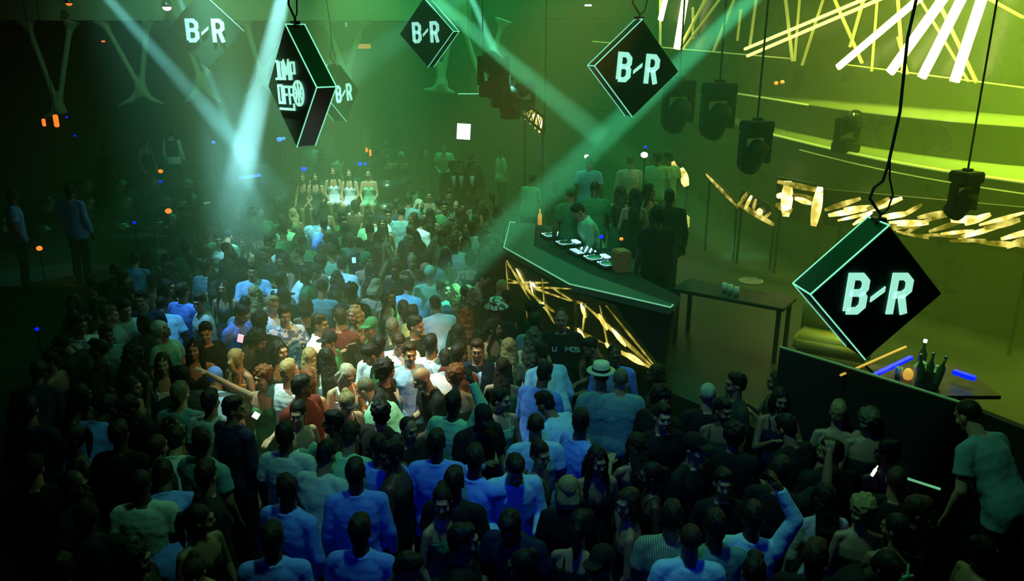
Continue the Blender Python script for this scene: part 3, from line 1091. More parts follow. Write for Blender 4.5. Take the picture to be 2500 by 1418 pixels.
# lattice: bars given in photo positions projected onto a vertical screen plane under the lip
P0, P1 = Vector((lip[1].x, lip[1].y, 0)), Vector((lip[2].x, lip[2].y, 0))
P2 = Vector((lip[3].x, lip[3].y, 0))
T1 = P1 + (P2 - P1) * 0.86


def hit_plane(px, py, a, b, back=0.0):
    nn = Vector((-(b - a).y, (b - a).x, 0)).normalized()
    d = ray(px, py)
    o = Vector((0, 0, CAM_H))
    t = (a + nn * back - o).dot(nn) / d.dot(nn)
    return o + d * t


def lattice(name, poly, bars, a, b, label, parent):
    nn = Vector((-(b - a).y, (b - a).x, 0)).normalized()
    if nn.y > 0:
        nn = -nn
    bm = bmesh.new()
    add_prism(bm, [hit_plane(x, y, a, b) for x, y in poly], -nn * 0.05)
    bmesh.ops.recalc_face_normals(bm, faces=bm.faces)
    s = obj(name, bm, M['streakback'], parent)
    for mm in ('screenglow', 'screenhot'):
        bm = bmesh.new()
        for (x0, y0, x1, y1, w, h) in bars:
            if h != (mm == 'screenhot'):
                continue
            p, q = hit_plane(x0, y0, a, b), hit_plane(x1, y1, a, b)
            dd = (q - p)
            sd = dd.cross(nn).normalized() * (w / F * 9.2) / 2
            tp_ = [0.25, 0.8, 1.0, 0.8, 0.25]
            up_ = [p + dd * (k / 4) + sd * tp_[k] + nn * (0.006 if not h else 0.014) for k in range(5)]
            dn_ = [p + dd * (k / 4) - sd * tp_[k] + nn * (0.006 if not h else 0.014) for k in range(5)]
            add_prism(bm, up_ + dn_[::-1], nn * 0.004)
        if bm.verts:
            o = obj('light_bar', bm, M[mm], s)
            o['label'] = label if mm == 'screenglow' else 'brightest white-gold patches of the lattice'
    return s


poly_a = [(1233, 632), (1402, 716), (1402, 905), (1330, 880), (1240, 760)]
bars_a = [
    (1236, 640, 1242, 720, 5, False), (1238, 636, 1300, 740, 10, False), (1240, 690, 1340, 690, 8, False), (1240, 680, 1395, 735, 7, False),
    (1262, 655, 1282, 690, 12, True), (1270, 690, 1330, 745, 10, False), (1240, 645, 1345, 770, 7, False), (1300, 690, 1310, 700, 12, True),
    (1298, 765, 1302, 800, 9, True), (1325, 680, 1330, 745, 9, False), (1318, 735, 1360, 765, 10, False), (1325, 738, 1332, 748, 15, True),
    (1285, 700, 1398, 705, 6, False), (1296, 685, 1304, 720, 10, True), (1345, 700, 1400, 735, 6, False), (1330, 745, 1355, 790, 10, False), (1285, 745, 1300, 900, 3, False), (1240, 720, 1250, 790, 3, False),
]
lattice('lattice_screen', poly_a, bars_a, P0, P1, 'gold lattice of crossing bars', booth)
poly_b = [(1396, 714), (1495, 746), (1608, 903), (1600, 908), (1396, 860)]
bars_b = [
    (1385, 798, 1470, 835, 12, False), (1470, 835, 1605, 905, 12, False), (1412, 800, 1430, 835, 18, True), (1420, 740, 1432, 775, 14, True),
    (1430, 740, 1422, 820, 6, False), (1430, 745, 1600, 900, 13, False), (1463, 765, 1485, 805, 16, True), (1495, 800, 1530, 845, 15, True),
    (1480, 745, 1605, 900, 7, False), (1525, 860, 1575, 890, 18, True), (1465, 745, 1490, 870, 6, False), (1480, 835, 1490, 850, 12, True), (1400, 735, 1425, 740, 8, False),
    (1425, 835, 1418, 860, 5, False), (1500, 850, 1600, 903, 8, False),
]
lattice('lattice_screen', poly_b, bars_b, P1 + Vector((0, 0, 0)), T1 + Vector((0.05, -0.25, 0)), 'gold lattice of crossing bars', booth)

# things on the DJ desk
def on_desk(px, py, z=1.92):
    return at_z(px, py, z)


def desk_dir():
    a, b = on_desk(1370, 590), on_desk(1500, 660)
    return math.atan2((b - a).y, (b - a).x)


DD = desk_dir()


def player(px, py, label):
    t = empty('deck_player', on_desk(px, py), DD)
    tag(t, label, 'media player', 'players and mixer on the DJ desk')
    bm = bmesh.new(); add_box(bm, (0, 0, 0.05), (0.30, 0.36, 0.10)); bmesh.ops.bevel(bm, geom=bm.edges[:], offset=0.008, segments=2, affect='EDGES')
    obj('case', bm, M['black'], t)
    bm = bmesh.new(); add_lathe(bm, [(0.105, 0.10), (0.105, 0.118), (0.095, 0.122), (0.03, 0.120)], 24); bmesh.ops.translate(bm, vec=(0, -0.05, 0), verts=bm.verts)
    obj('jog_wheel', bm, M['metal'], t, True)
    bm = bmesh.new()
    ring = [(0.112 * math.cos(a), -0.05 + 0.112 * math.sin(a), 0.108) for a in [2 * math.pi * k / 24 for k in range(25)]]
    add_tube(bm, ring, 0.004, 5)
    obj('ring_light', bm, M['knob'], t)
    bm = bmesh.new(); add_box(bm, (0, 0.125, 0.112), (0.18, 0.08, 0.02))
    obj('display', bm, M['knob'], t)
    for k in range(4):
        bm = bmesh.new(); add_box(bm, (-0.125, -0.14 + k * 0.05, 0.105), (0.03, 0.025, 0.012)); obj('button', bm, M['knob'], t)
    bm = bmesh.new(); add_box(bm, (0.128, -0.06, 0.106), (0.012, 0.14, 0.012)); obj('slider', bm, M['metal'], t)


def mixer(px, py, label):
    t = empty('mixer', on_desk(px, py), DD)
    tag(t, label, 'mixer', 'players and mixer on the DJ desk')
    bm = bmesh.new(); add_box(bm, (0, 0, 0.05), (0.34, 0.38, 0.10)); bmesh.ops.bevel(bm, geom=bm.edges[:], offset=0.008, segments=2, affect='EDGES')
    obj('case', bm, M['black'], t)
    for i in range(5):
        for j in range(4):
            bm = bmesh.new(); add_lathe(bm, [(0.013, 0.10), (0.012, 0.125), (0.004, 0.127)], 10)
            bmesh.ops.translate(bm, vec=(-0.13 + i * 0.065, 0.0 + j * 0.045, 0), verts=bm.verts)
            obj('knob', bm, M['knob'] if (i + j) % 2 else M['metal'], t, True)
        bm = bmesh.new(); add_box(bm, (-0.13 + i * 0.065, -0.10, 0.106), (0.010, 0.11, 0.010)); obj('fader', bm, M['knob'], t)


player(1352, 588, 'media player at the far left end of the DJ desk')
player(1388, 608, 'media player on the DJ desk in front of the DJ')
mixer(1423, 628, 'mixer with rows of glowing knobs, middle of the DJ desk')
player(1458, 645, 'media player on the DJ desk right of the mixer')
player(1492, 660, 'media player at the right end of the DJ desk')
# loose cable and small case
bm = bmesh.new()
pts = smooth_line([on_desk(1330, 600), on_desk(1312, 590), on_desk(1318, 578), on_desk(1330, 572)], 5)
add_tube(bm, [p + Vector((0, 0, 0.01)) for p in pts], 0.008, 6)
tag(obj('cable', bm, M['metal']), 'loose cable curling at the left end of the DJ desk', 'cable')
bm = bmesh.new(); add_box(bm, (0, 0, 0.17), (0.24, 0.20, 0.34)); bmesh.ops.bevel(bm, geom=bm.edges[:], offset=0.02, segments=2, affect='EDGES')
o = obj('case', bm, M['amberfab']); o.location = on_desk(1515, 668); o.rotation_euler = (0, 0, DD); tag(o, 'small orange-brown case at the right end of the DJ desk', 'case')
for px, lab in (((1318, 548), 'small lit bottle on the far end of the booth counter'),):
    bm = bmesh.new(); add_lathe(bm, [(0.035, 0), (0.035, 0.16), (0.012, 0.20), (0.012, 0.26)], 12)
    o = obj('bottle', bm, M['amberdim'], None, True); o.location = at_z(px[0], px[1], 2.05); tag(o, lab, 'bottle')


# ------------------------------------------------------------------ moving head lamps
def moving_head(p, rz, tilt, s, label, lit=None):
    t = empty('moving_head_lamp', p, rz)
    t.scale = (s, s, s)
    tag(t, label, 'stage lamp', 'moving head stage lamps')
    bm = bmesh.new(); add_box(bm, (0, 0, 0.08), (0.34, 0.34, 0.16)); bmesh.ops.bevel(bm, geom=bm.edges[:], offset=0.02, segments=2, affect='EDGES')
    obj('base', bm, M['matte'], t)
    bm = bmesh.new()
    for sx in (-1, 1):
        add_box(bm, (sx * 0.20, 0, 0.36), (0.06, 0.14, 0.42))
    add_box(bm, (0, 0, 0.19), (0.44, 0.16, 0.06))
    bmesh.ops.bevel(bm, geom=bm.edges[:], offset=0.015, segments=2, affect='EDGES')
    obj('yoke', bm, M['matte'], t)
    R4 = Matrix.Translation((0, 0, 0.46)) @ Matrix.Rotation(tilt, 4, 'X')
    bm = bmesh.new(); add_lathe(bm, [(0.06, -0.22), (0.13, -0.18), (0.15, 0.0), (0.16, 0.16), (0.15, 0.22), (0.12, 0.20)], 20, R4)
    obj('head', bm, M['matte'], t, True)
    bm = bmesh.new(); add_lathe(bm, [(0.118, 0.195), (0.115, 0.212), (0.05, 0.222)], 20, R4)
    obj('lens', bm, M[lit] if lit else M['darkglass'], t, True)
    return t


moving_head(at_y(1205, 236, 15), rad(160), rad(115), 1.25, 'black lamp at the top of the hanging lamp cluster', None)
moving_head(at_y(1222, 262, 15.5), rad(190), rad(60), 1.0, 'lamp in the middle of the hanging cluster with a pale lens', 'lens')
moving_head(at_y(1246, 290, 15.5), rad(200), rad(130), 0.9, 'lowest lamp of the hanging cluster, glowing white downward', 'lens')
moving_head(at_y(1282, 268, 16.5), rad(150), rad(70), 0.9, 'lamp right of the hanging cluster above the striped screen', 'lensdim')
bm = bmesh.new()
a, b = at_y(1180, 205, 15.2), at_y(1330, 325, 15.7)
for dz in (0, 0.28):
    add_tube(bm, [a + Vector((0, 0, dz)), b + Vector((0, 0, dz))], 0.025, 8)
for k in range(10):
    p = a.lerp(b, k / 10); q = a.lerp(b, (k + 0.5) / 10); r2 = a.lerp(b, (k + 1) / 10)
    add_tube(bm, [p, q + Vector((0, 0, 0.28)), r2], 0.012, 6)
for p in (a, b):
    add_tube(bm, [p, Vector((p.x, p.y, 9.9))], 0.008, 6)
tag(obj('lamp_truss', bm, M['black']), 'slim black truss carrying the lamp cluster at top centre', 'truss')
heads_on_riser = [((1650, 350), 15.0, 1.35, 'hanging dark stage lamp nearest above the men in pale shirts'),
                  ((1745, 368), 14.0, 1.35, 'hanging dark stage lamp, middle one of the three along the terrace'),
                  ((1835, 450), 12.4, 1.15, 'hanging dark stage lamp above the triangular gold lattice screen'),
                  ((2338, 560), 9.1, 0.8, 'dark stage lamp in front of the rippling gold panel'),
                  ((2062, 378), 13.4, 1.0, 'dark lamp standing on the lower terrace')]
for i, (px, Y, s, lab) in enumerate(heads_on_riser):
    p = at_y(*px, Y)
    if i == 4:
        moving_head(Vector((p.x, p.y, 3.2)), rad(20), rad(60), s, lab)
        continue
    t = moving_head(p, rad(20), rad(40), s, lab)
    t.rotation_euler = (math.pi, 0, rad(20))
    t.location.z += 0.85 * s
    bm = bmesh.new()
    add_tube(bm, [(0, 0, -0.01), (0, 0, -(9.9 - t.location.z) / s)], 0.014, 6)
    add_box(bm, (0, 0, -0.02), (0.10, 0.10, 0.04))
    obj('drop_rod', bm, M['matte'], t)
bm = bmesh.new()
a, b = Vector((3.0, 15.6, 3.0)), Vector((5.2, 11.2, 3.0))
bm = bmesh.new()
bm.free()
# small red and blue pilot lights and sparkles
def led_dot(px, Y, r, m, label, cat='light'):
    bm = bmesh.new()
    add_ell(bm, (0, 0, 0), (r, r, r * 0.8), seg=10)
    o = obj('pilot_light', bm, M[m], None, True)
    o.location = at_y(*px, Y)
    bm = bmesh.new()
    base = 1.05 if px[0] > 1300 else (0.7 if px[0] < 600 and Y > 14 else (0.5 if Y > 22.5 else 0.0))
    if 1880 < px[0] < 1920:
        add_tube(bm, [(0, 0, 0), (0.02, 0.6, 0)], 0.012, 6)
    else:
        add_tube(bm, [(0, 0, 0), (0, 0, base - o.location.z)], 0.012, 6)
    obj('stem', bm, M['matte'], o)
    tag(o, label, cat, 'small pilot lights')


for px, Y, r, m, lab in [
    ((1895, 203), 17.0, 0.045, 'orange', 'left of two small red lights on the terrace panel'), ((1910, 200), 17.0, 0.045, 'orange', 'right of two small red lights on the terrace panel'),
    ((392, 418), 20, 0.06, 'orange', 'amber candle light at the left lounge booths'), ((411, 515), 17, 0.07, 'orange', 'brightest amber candle light on the left lounge table'),
    ((96, 606), 13, 0.05, 'orange', 'amber candle light at the far left edge tables'), ((392, 443), 20, 0.04, 'blue', 'tiny blue light under the left lounge candle'),
    ((521, 347), 21, 0.05, 'bluesoft', 'tiny blue-white light left of the wide beam'), ((163, 286), 20, 0.03, 'blue', 'tiny blue light under the leftmost column'),
    ((183, 331), 20, 0.03, 'blue', 'tiny blue light in the dark left lounge'), ((682, 340), 20, 0.07, 'bluesoft', 'blue-white light just left of the JUMP OFF sign tip, upper'),
    ((692, 338), 20, 0.05, 'bluesoft', 'smaller blue-white light beside the one at the JUMP OFF tip'), ((742, 413), 20, 0.07, 'blue', 'blue light behind the brown-haired seated girl'),
    ((879, 400), 21, 0.06, 'blue', 'blue light behind the seated girls, left one'), ((892, 400), 21, 0.04, 'blue', 'blue light behind the seated girls, right one'),
    ((1468, 578), 11.2, 0.035, 'blue', 'blue light behind the DJ'), ((1517, 583), 11.2, 0.030, 'orange', 'red light behind the DJ to the right'),
    ((1576, 359), 15, 0.03, 'blue', 'tiny blue light by the terrace lamps'), ((1573, 378), 15, 0.07, 'lens', 'pale heart-shaped glow by the terrace lamps'),
    ((1432, 382), 16, 0.05, 'lens', 'small pale light above the blue-shirted man at the back'), ((328, 543), 14, 0.03, 'blue', 'tiny blue dot below the left lounge table'),
    ((2347, 0), 15, 0.01, 'blue', 'tiny blue dot'), ((90, 803), 9, 0.025, 'blue', 'small blue light in the dark at the left edge of the crowd'),
]:
    if px[1] > 0:
        led_dot(px, Y, r, m, lab)
bm = bmesh.new()
add_box(bm, (0, 0, 0), (0.55, 0.05, 0.07), Matrix.Rotation(rad(-8), 4, 'Y'))
o = obj('light_strip', bm, M['bluesoft']); o.location = at_y(610, 431, 20); tag(o, 'pale blue lit shelf edge inside the bright beam pool', 'light strip')
for px, dx, dz, lab in (((895, 366), 0.05, 0.10, 'left'), ((904, 373), 0.05, 0.16, 'right')):
    bm = bmesh.new(); add_box(bm, (0, 0, 0), (dx, 0.05, dz)); o = obj('amber_lamp', bm, M['orange']); o.location = at_y(*px, 21.5); bm = bmesh.new(); add_tube(bm, [(0, 0, 0), (0, 0, 0.5 - o.location.z)], 0.012, 6); obj('stem', bm, M['matte'], o)
    tag(o, 'amber light at the feet of the woman in the orange dress, ' + lab + ' one', 'lamp', 'amber lights under the orange dress')

# lounge booths on the left, dark leather with pale edges
def sofa(p, rz, L, label):
    t = empty('lounge_sofa', p, rz)
    tag(t, label, 'sofa', 'dark leather lounge sofas')
    def rb(name, c, s, m=M['leather'], off=0.06):
        bm = bmesh.new(); add_box(bm, c, s); bmesh.ops.bevel(bm, geom=bm.edges[:], offset=off, segments=3, affect='EDGES'); return obj(name, bm, m, t, True)
    n = max(2, int(L / 0.8))
    rb('base', (0, 0, 0.13), (L, 0.8, 0.26), off=0.02)
    for k in range(n):
        x = -L / 2 + (k + 0.5) * L / n
        rb('seat_cushion', (x, -0.05, 0.35), (L / n - 0.02, 0.68, 0.18))
        rb('back_cushion', (x, 0.33, 0.66), (L / n - 0.02, 0.18, 0.55))
    for sx in (-1, 1):
        rb('armrest', (sx * (L / 2 + 0.08), 0, 0.35), (0.16, 0.85, 0.60))


struct(box_obj('floor_lounge', (-11.3, 19.3, 0.35), (9.6, 10.9, 0.7), M['floor']), 'raised dark lounge floor')
struct(box_obj('floor_back_lounge', (-2.4, 24.25, 0.25), (10.2, 7.3, 0.5), M['floor']), 'raised back lounge floor')
struct(box_obj('floor_back_step', (-0.6, 19.6, 0.25), (3.4, 2.0, 0.5), M['floor']), 'front part of the raised back lounge')
sofa((-4.3, 24.6, 0.5), 0, 2.4, 'dark sofa at the far back that the woman in orange stands on')
trim_line('trim_6', [at_z(420, 505, 0.72), at_z(512, 494, 0.72)], 0.02, M['edge'], 'pale edge line of the left lounge')
sofa((-9.2, 17.2, 0.7), rad(10), 3.2, 'long dark leather sofa left of the beam pool, nearest lounge row')
sofa((-9.6, 19.6, 0.7), rad(8), 3.2, 'dark leather sofa behind the nearest lounge row on the left')
sofa((-12.6, 16.0, 0.7), rad(25), 2.4, 'dark leather sofa at the far left of the lounge')
bs = at_z(835, 470, 1.5)
sofa((-4.15, 19.5, 0.70), 0, 3.0, 'dark bench sofa the row of girls sits on')
struct(box_obj('floor_bench', (-4.1, 19.3, 0.35), (4.2, 1.7, 0.70), M['floor']), 'low plinth of the bench')


def side_table(p, label, h=0.5, r=0.28):
    t = empty('lounge_table', p)
    tag(t, label, 'table', 'low lounge tables')
    bm = bmesh.new(); add_lathe(bm, [(r, h), (r, h + 0.03), (r - 0.02, h + 0.035)], 24); obj('table_top', bm, M['black'], t)
    bm = bmesh.new(); add_lathe(bm, [(0.03, 0), (0.03, h)], 12); obj('leg', bm, M['metal'], t)
    bm = bmesh.new(); add_lathe(bm, [(0.2, 0), (0.2, 0.02), (0.03, 0.04)], 20); obj('base', bm, M['metal'], t)


tp = at_y(411, 535, 17); side_table((tp.x, 16.3, 0.7), 'low round table carrying the brightest amber candle')

# ------------------------------------------------------------------ guest table area, right of the stage
rail = [Vector((2.72, 7.56, 0)), Vector((3.1, 7.15, 0)), Vector((3.86, 6.26, 0)), Vector((4.15, 5.74, 0)), Vector((4.6, 4.75, 0))]
o = ribbon('wall_rail', rail, 2.0, 0.0, 0.08, M['matte'])
struct(o, 'dark front wall of the guest tables')
bm = bmesh.new(); add_tube(bm, [Vector((p.x, p.y, 2.02)) for p in rail[:3]], 0.009, 6); struct(obj('trim_7', bm, M['edgedim']), 'dim green line on the rail')
t = empty('guest_table', at_z(2235, 930, 1.62)); tag(t, 'dark guest table with bottles and an ice bucket, right of the stage', 'table')
bm = bmesh.new(); add_box(bm, (0.15, 0.0, 0.0), (1.0, 0.8, 0.04)); obj('table_top', bm, M['black'], t)
bm = bmesh.new(); add_box(bm, (0.15, 0, -0.22), (0.5, 0.4, 0.40)); obj('base', bm, M['black'], t)


def strip(a, b, z, r, m, label, name='light_strip'):
    bm = bmesh.new()
    A, B = at_z(*a, z), at_z(*b, z)
    add_bar(bm, A, B, r * 2, r * 1.4)
    tag(obj(name, bm, M[m]), label, 'light strip')
    return A, B


strip((2088, 938), (2225, 872), 1.75, 0.022, 'blue', 'long blue light strip on the bench below the largest sign')
strip((2328, 907), (2380, 924), 1.75, 0.030, 'blue', 'short thick blue light strip right of the ice bucket')
strip((2052, 916), (2212, 846), 1.95, 0.010, 'amberdim', 'thin amber line running above the long blue strip')
strip((2212, 1167), (2296, 1194), 1.42, 0.010, 'edge', 'thin pale line by the rail near the leaning man')
strip((2425, 1048), (2482, 1064), 1.7, 0.010, 'amberdim', 'short pale amber line at the right edge')
# bench with gold cover seen beside the largest sign
bm = bmesh.new()
for k in range(3):
    pass
A, B = at_z(2040, 850, 1.45), at_z(2120, 800, 1.45)
def bench(px, z, L, rz, m, label):
    t = empty('bench', at_z(*px, z), rz); tag(t, label, 'bench')
    bm = bmesh.new(); add_box(bm, (0, 0, 0), (L, 0.55, 0.22)); bmesh.ops.bevel(bm, geom=bm.edges[:], offset=0.05, segments=3, affect='EDGES'); obj('seat', bm, m, t, True)
    bm = bmesh.new(); add_box(bm, (0, 0.26, 0.25), (L, 0.14, 0.5)); bmesh.ops.bevel(bm, geom=bm.edges[:], offset=0.04, segments=3, affect='EDGES'); obj('backrest', bm, m, t, True)


M['goldleather'] = mat('gold_leather', (0.55, 0.34, 0.06), 0.35, noise_scale=6, bump=0.5)
bench((2035, 838), 1.35, 0.9, rad(-30), M['goldleather'], 'gold leather bench left of the lowest tip of the largest sign')


def bottle(p, h, m, label, group, tilt=0.0, cap=None):
    t = empty('bottle', p, rot=(0, tilt, 0)); tag(t, label, 'bottle', group)
    bm = bmesh.new(); add_lathe(bm, [(0.036 * h / 0.3, 0), (0.038 * h / 0.3, 0.02), (0.038 * h / 0.3, h * 0.58), (0.014 * h / 0.3, h * 0.75), (0.014 * h / 0.3, h)], 14); obj('glass_body', bm, m, t, True)
    bm = bmesh.new(); add_lathe(bm, [(0.017 * h / 0.3, h * 0.95), (0.017 * h / 0.3, h * 1.04)], 12); obj('cap', bm, cap or M['metal'], t, True)


t = empty('ice_bucket', at_z(2262, 940, 1.64)); tag(t, 'pale ice bucket full of bottle necks on the guest table', 'bucket')
bm = bmesh.new(); add_lathe(bm, [(0.11, 0), (0.15, 0.20), (0.155, 0.205), (0.14, 0.19), (0.10, 0.02)], 24); obj('bowl', bm, M['cup'], t, True)
for k in range(7):
    bm = bmesh.new()
    add_box(bm, (0.09 * math.cos(k), 0.09 * math.sin(k), 0.19), (0.04, 0.04, 0.04), Matrix.Rotation(k, 4, 'Z'))
    obj('ice_cube', bm, M['cup'], t)
for k, (dx, dy) in enumerate(((-0.05, 0.02), (0.03, 0.05), (0.07, -0.03))):
    p = at_z(2262, 940, 1.70) + Vector((dx, dy, 0.02))
    bottle(p, 0.30, M['glass'], 'dark bottle standing in the ice bucket, ' + ('left', 'middle', 'right')[k] + ' one', 'bottles in the ice bucket', tilt=(-0.15, 0.05, 0.2)[k])
bottle(at_z(2247, 905, 1.64), 0.34, M['glass'], 'tall bottle with pale cap behind the ice bucket', 'bottles on the guest table', cap=M['lens'])
bm = bmesh.new(); add_ell(bm, (0, 0, 0.05), (0.05, 0.05, 0.07)); o = obj('candle_lamp', bm, M['amberdim'], None, True); o.location = at_z(2215, 925, 1.64); tag(o, 'small amber candle lamp beside the ice bucket', 'lamp')
bm = bmesh.new(); add_lathe(bm, [(0.03, 0), (0.04, 0.11), (0.035, 0.11), (0.027, 0.01)], 14); o = obj('plastic_cup', bm, M['cup'], None, True); o.location = at_z(2192, 920, 1.64); tag(o, 'clear cup on the guest table left of the candle lamp', 'cup')
bm = bmesh.new(); add_box(bm, (0, 0, 0.1), (0.2, 0.12, 0.2)); bmesh.ops.bevel(bm, geom=bm.edges[:], offset=0.02, segments=2, affect='EDGES'); o = obj('gift_bag', bm, M['goldbag']); o.location = at_y(1666, 556, 12.6); tag(o, 'small glowing yellow bag held behind the DJ', 'bag')

# low side table behind the booth with a tray, glasses and a bottle
p = at_z(1790, 715, 1.80)
t = empty('side_table', (p.x, p.y, 1.05), rad(-35))
tag(t, 'low dark side table on the stage right of the DJ booth', 'table')
bm = bmesh.new(); add_box(bm, (0, 0, 0.73), (1.5, 0.55, 0.05)); bmesh.ops.bevel(bm, geom=bm.edges[:], offset=.01, segments=1, affect='EDGES'); obj('table_top', bm, M['black'], t)
for sx in (-1, 1):
    for sy in (-1, 1):
        bm = bmesh.new(); add_box(bm, (sx * 0.68, sy * 0.22, 0.355), (0.05, 0.05, 0.71)); obj('leg', bm, M['black'], t)
bm = bmesh.new(); add_lathe(bm, [(0.02, 0), (0.15, 0.0), (0.17, 0.02), (0.15, 0.015), (0.02, 0.012)], 24)
o = obj('tray', bm, M['metal'], None, True); o.location = at_z(1832, 688, 1.81) ; tag(o, 'round metal tray of ice on the side table right of the booth', 'tray')
for i, (x, y) in enumerate(((1768, 712), (1782, 716), (1797, 722))):
    bm = bmesh.new(); add_lathe(bm, [(0.03, 0), (0.036, 0.12), (0.032, 0.12), (0.027, 0.012)], 14)
    o = obj('glass', bm, M['cup'], None, True); o.location = at_z(x, y, 1.807)
    tag(o, ('left', 'middle', 'right')[i] + ' of three glasses on the side table right of the booth', 'glass', 'glasses on the side table')

# ------------------------------------------------------------------ people
def V(*a):
    return Vector(a)


POSES = {  # right arm (person's right = -X), left arm: (upper dir, fore dir); lean, head pitch (down +), head yaw
    'stand': dict(r=((-.22, .04, -1), (-.08, -.28, -1)), l=((.20, .06, -1), (.06, -.30, -1))),
    'drink': dict(r=((-.32, -.15, -1), (.30, -1, .45)), l=((.20, .06, -1), (.06, -.35, -1)), hy=.2, hp=.12, grip=True),
    'raise': dict(r=((-.40, -.10, 1), (.62, -.20, 1)), l=((.24, .0, -1), (.05, -.5, -1)), hp=-.05, side=-.05),
    'point': dict(r=((-.75, -.35, .60), (-.65, -.35, .60)), l=((.24, .0, -1), (-.3, -.8, -.3)), hy=-.2),
    'clap': dict(r=((-.28, -.45, -.9), (.42, -.75, .65)), l=((.28, -.45, -.9), (-.42, -.75, .65)), hp=.05),
    'hunch': dict(r=((-.20, -.30, -1), (.35, -1, -.05)), l=((.20, -.30, -1), (-.35, -1, -.05)), lean=.22, hp=.40),
    'bend': dict(r=((-.30, -.35, -1), (.1, -.8, -.6)), l=((.30, -.35, -1), (-.1, -.8, -.6)), lean=.60, hp=.25),
    'desk': dict(r=((-.20, -.55, -.85), (-.05, -1, -.40)), l=((.22, -.45, -.9), (.0, -1, -.45)), lean=.38, hp=.55),
    'turn': dict(r=((-.22, .04, -1), (.10, -.45, -1)), l=((.24, .0, -1), (-.05, -.50, -1)), hy=.85, hp=.08),
    'turnr': dict(r=((-.22, .04, -1), (.10, -.45, -1)), l=((.24, .0, -1), (-.05, -.50, -1)), hy=-.85, hp=.08),
    'up': dict(r=((-.22, .04, -1), (.0, -.5, -.9)), l=((.2, .0, -1), (.0, -.5, -.9)), hp=-.55, hy=.3),
    'hug': dict(r=((-.45, -1, -.25), (.45, -1, .05)), l=((.45, -1, -.25), (-.45, -1, .05)), lean=.08, hy=.5),
    'phone': dict(r=((-.40, -.60, .25), (.10, -.45, 1)), l=((.22, 0, -1), (.0, -.5, -.8)), hp=-.05, grip=True),
    'sit': dict(r=((-.18, -.25, -1), (.30, -.75, -.55)), l=((.18, -.25, -1), (-.30, -.75, -.55)), legs='sit', hy=.1),
    'hip': dict(r=((-.55, .15, -1), (.55, -.30, -.75)), l=((.55, .15, -1), (-.55, -.30, -.75))),
}
DIMS = {
    'm': dict(H=1.76, sh=.185, shz=1.445, hipx=.092, torso=[(.84, .150, .105), (.93, .168, .118), (1.03, .158, .110), (1.15, .162, .114), (1.28, .186, .128), (1.38, .190, .118), (1.45, .150, .090), (1.50, .075, .070)],
              arm=(.054, .046, .040, .028), leg=(.086, .062, .044), neck=.058, hs=1.0),
    'f': dict(H=1.68, sh=.158, shz=1.375, hipx=.092, torso=[(.80, .150, .108), (.89, .172, .125), (.99, .142, .102), (1.07, .122, .092), (1.19, .146, .112), (1.30, .158, .100), (1.38, .120, .078), (1.43, .058, .056)],
              arm=(.041, .036, .032, .023), leg=(.084, .056, .038), neck=.046, hs=0.95),
}


def rig(sex, pose):
    D, Pz = DIMS[sex], POSES[pose]
    lean, side = Pz.get('lean', 0), Pz.get('side', 0)
    hip = V(0, 0, .93 if sex == 'm' else .89)
    U = Matrix.Translation(hip) @ Matrix.Rotation(lean, 4, 'X') @ Matrix.Rotation(side, 4, 'Y') @ Matrix.Translation(-hip)
    neck_top = U @ V(0, -.012, D['shz'] + .135)
    hd = Matrix.Translation(neck_top) @ Matrix.Rotation(Pz.get('hy', 0), 4, 'Z') @ Matrix.Rotation(Pz.get('hp', 0) + lean * .45, 4, 'X') @ Matrix.Translation((0, -.012, .085)) @ Matrix.Scale(D['hs'], 4)
    arms = []
    for sgn, key in ((-1, 'r'), (1, 'l')):
        s = U @ V(sgn * D['sh'], .005, D['shz'] - .02)
        R3 = U.to_3x3()
        u = (R3 @ V(*Pz[key][0])).normalized()
        f = (R3 @ V(*Pz[key][1])).normalized()
        k = D['H'] / 1.76
        e = s + u * .29 * k
        w = e + f * .255 * k
        arms.append((s, e, w, f, sgn))
    return D, Pz, U, hd, arms


def hand_solids(bm, w, f, sgn, grip, k=1.0):
    """palm, four bent fingers of unequal length and a thumb leaving the side of the palm"""
    z = f.normalized()
    side = V(0, 0, 1).cross(z)
    if side.length < .1:
        side = V(1, 0, 0)
    side.normalize()
    pn = z.cross(side).normalized()      # palm normal
    tdir = side * (1 if side.x * -sgn > 0 else -1)   # thumb toward the body midline
    add_loft(bm, [(w, .024, .020), (w + z * .03, .036, .019), (w + z * .085 * k, .040, .017), (w + z * .095 * k, .036, .014)],
             None, 12) if False else None
    add_cap(bm, w - z * .01, w + z * .03, .024, .026, 8)
    for q in range(4):
        off_ = tdir * (.030 - .0205 * q)
        add_cap(bm, w + z * .02 + off_ * .6, w + z * .088 * k + off_, .0135, .0115, 8)
        L = (.036, .042, .038, .030)[q] * k
        b0 = w + z * .088 * k + off_ * 1.08
        bend = 1.25 if grip else .42
        d1 = (z * math.cos(bend * .6) - pn * math.sin(bend * .6)).normalized() + tdir * (.16 - .11 * q)
        b1 = b0 + d1.normalized() * L
        d2 = (z * math.cos(bend * 1.5) - pn * math.sin(bend * 1.5)).normalized()
        b2 = b1 + d2 * L * .8
        add_cap(bm, b0, b1, .0095, .0085, 8)
        add_cap(bm, b1, b2, .0085, .0070, 8)
    t0 = w + z * .025 + tdir * .022
    t1 = t0 + (z * .6 + tdir * .75 - pn * .25).normalized() * .038
    t2 = t1 + (z * .9 + tdir * .25 - pn * (.6 if grip else .2)).normalized() * .032
    add_cap(bm, t0, t1, .0125, .0110, 8)
    add_cap(bm, t1, t2, .0105, .0085, 8)


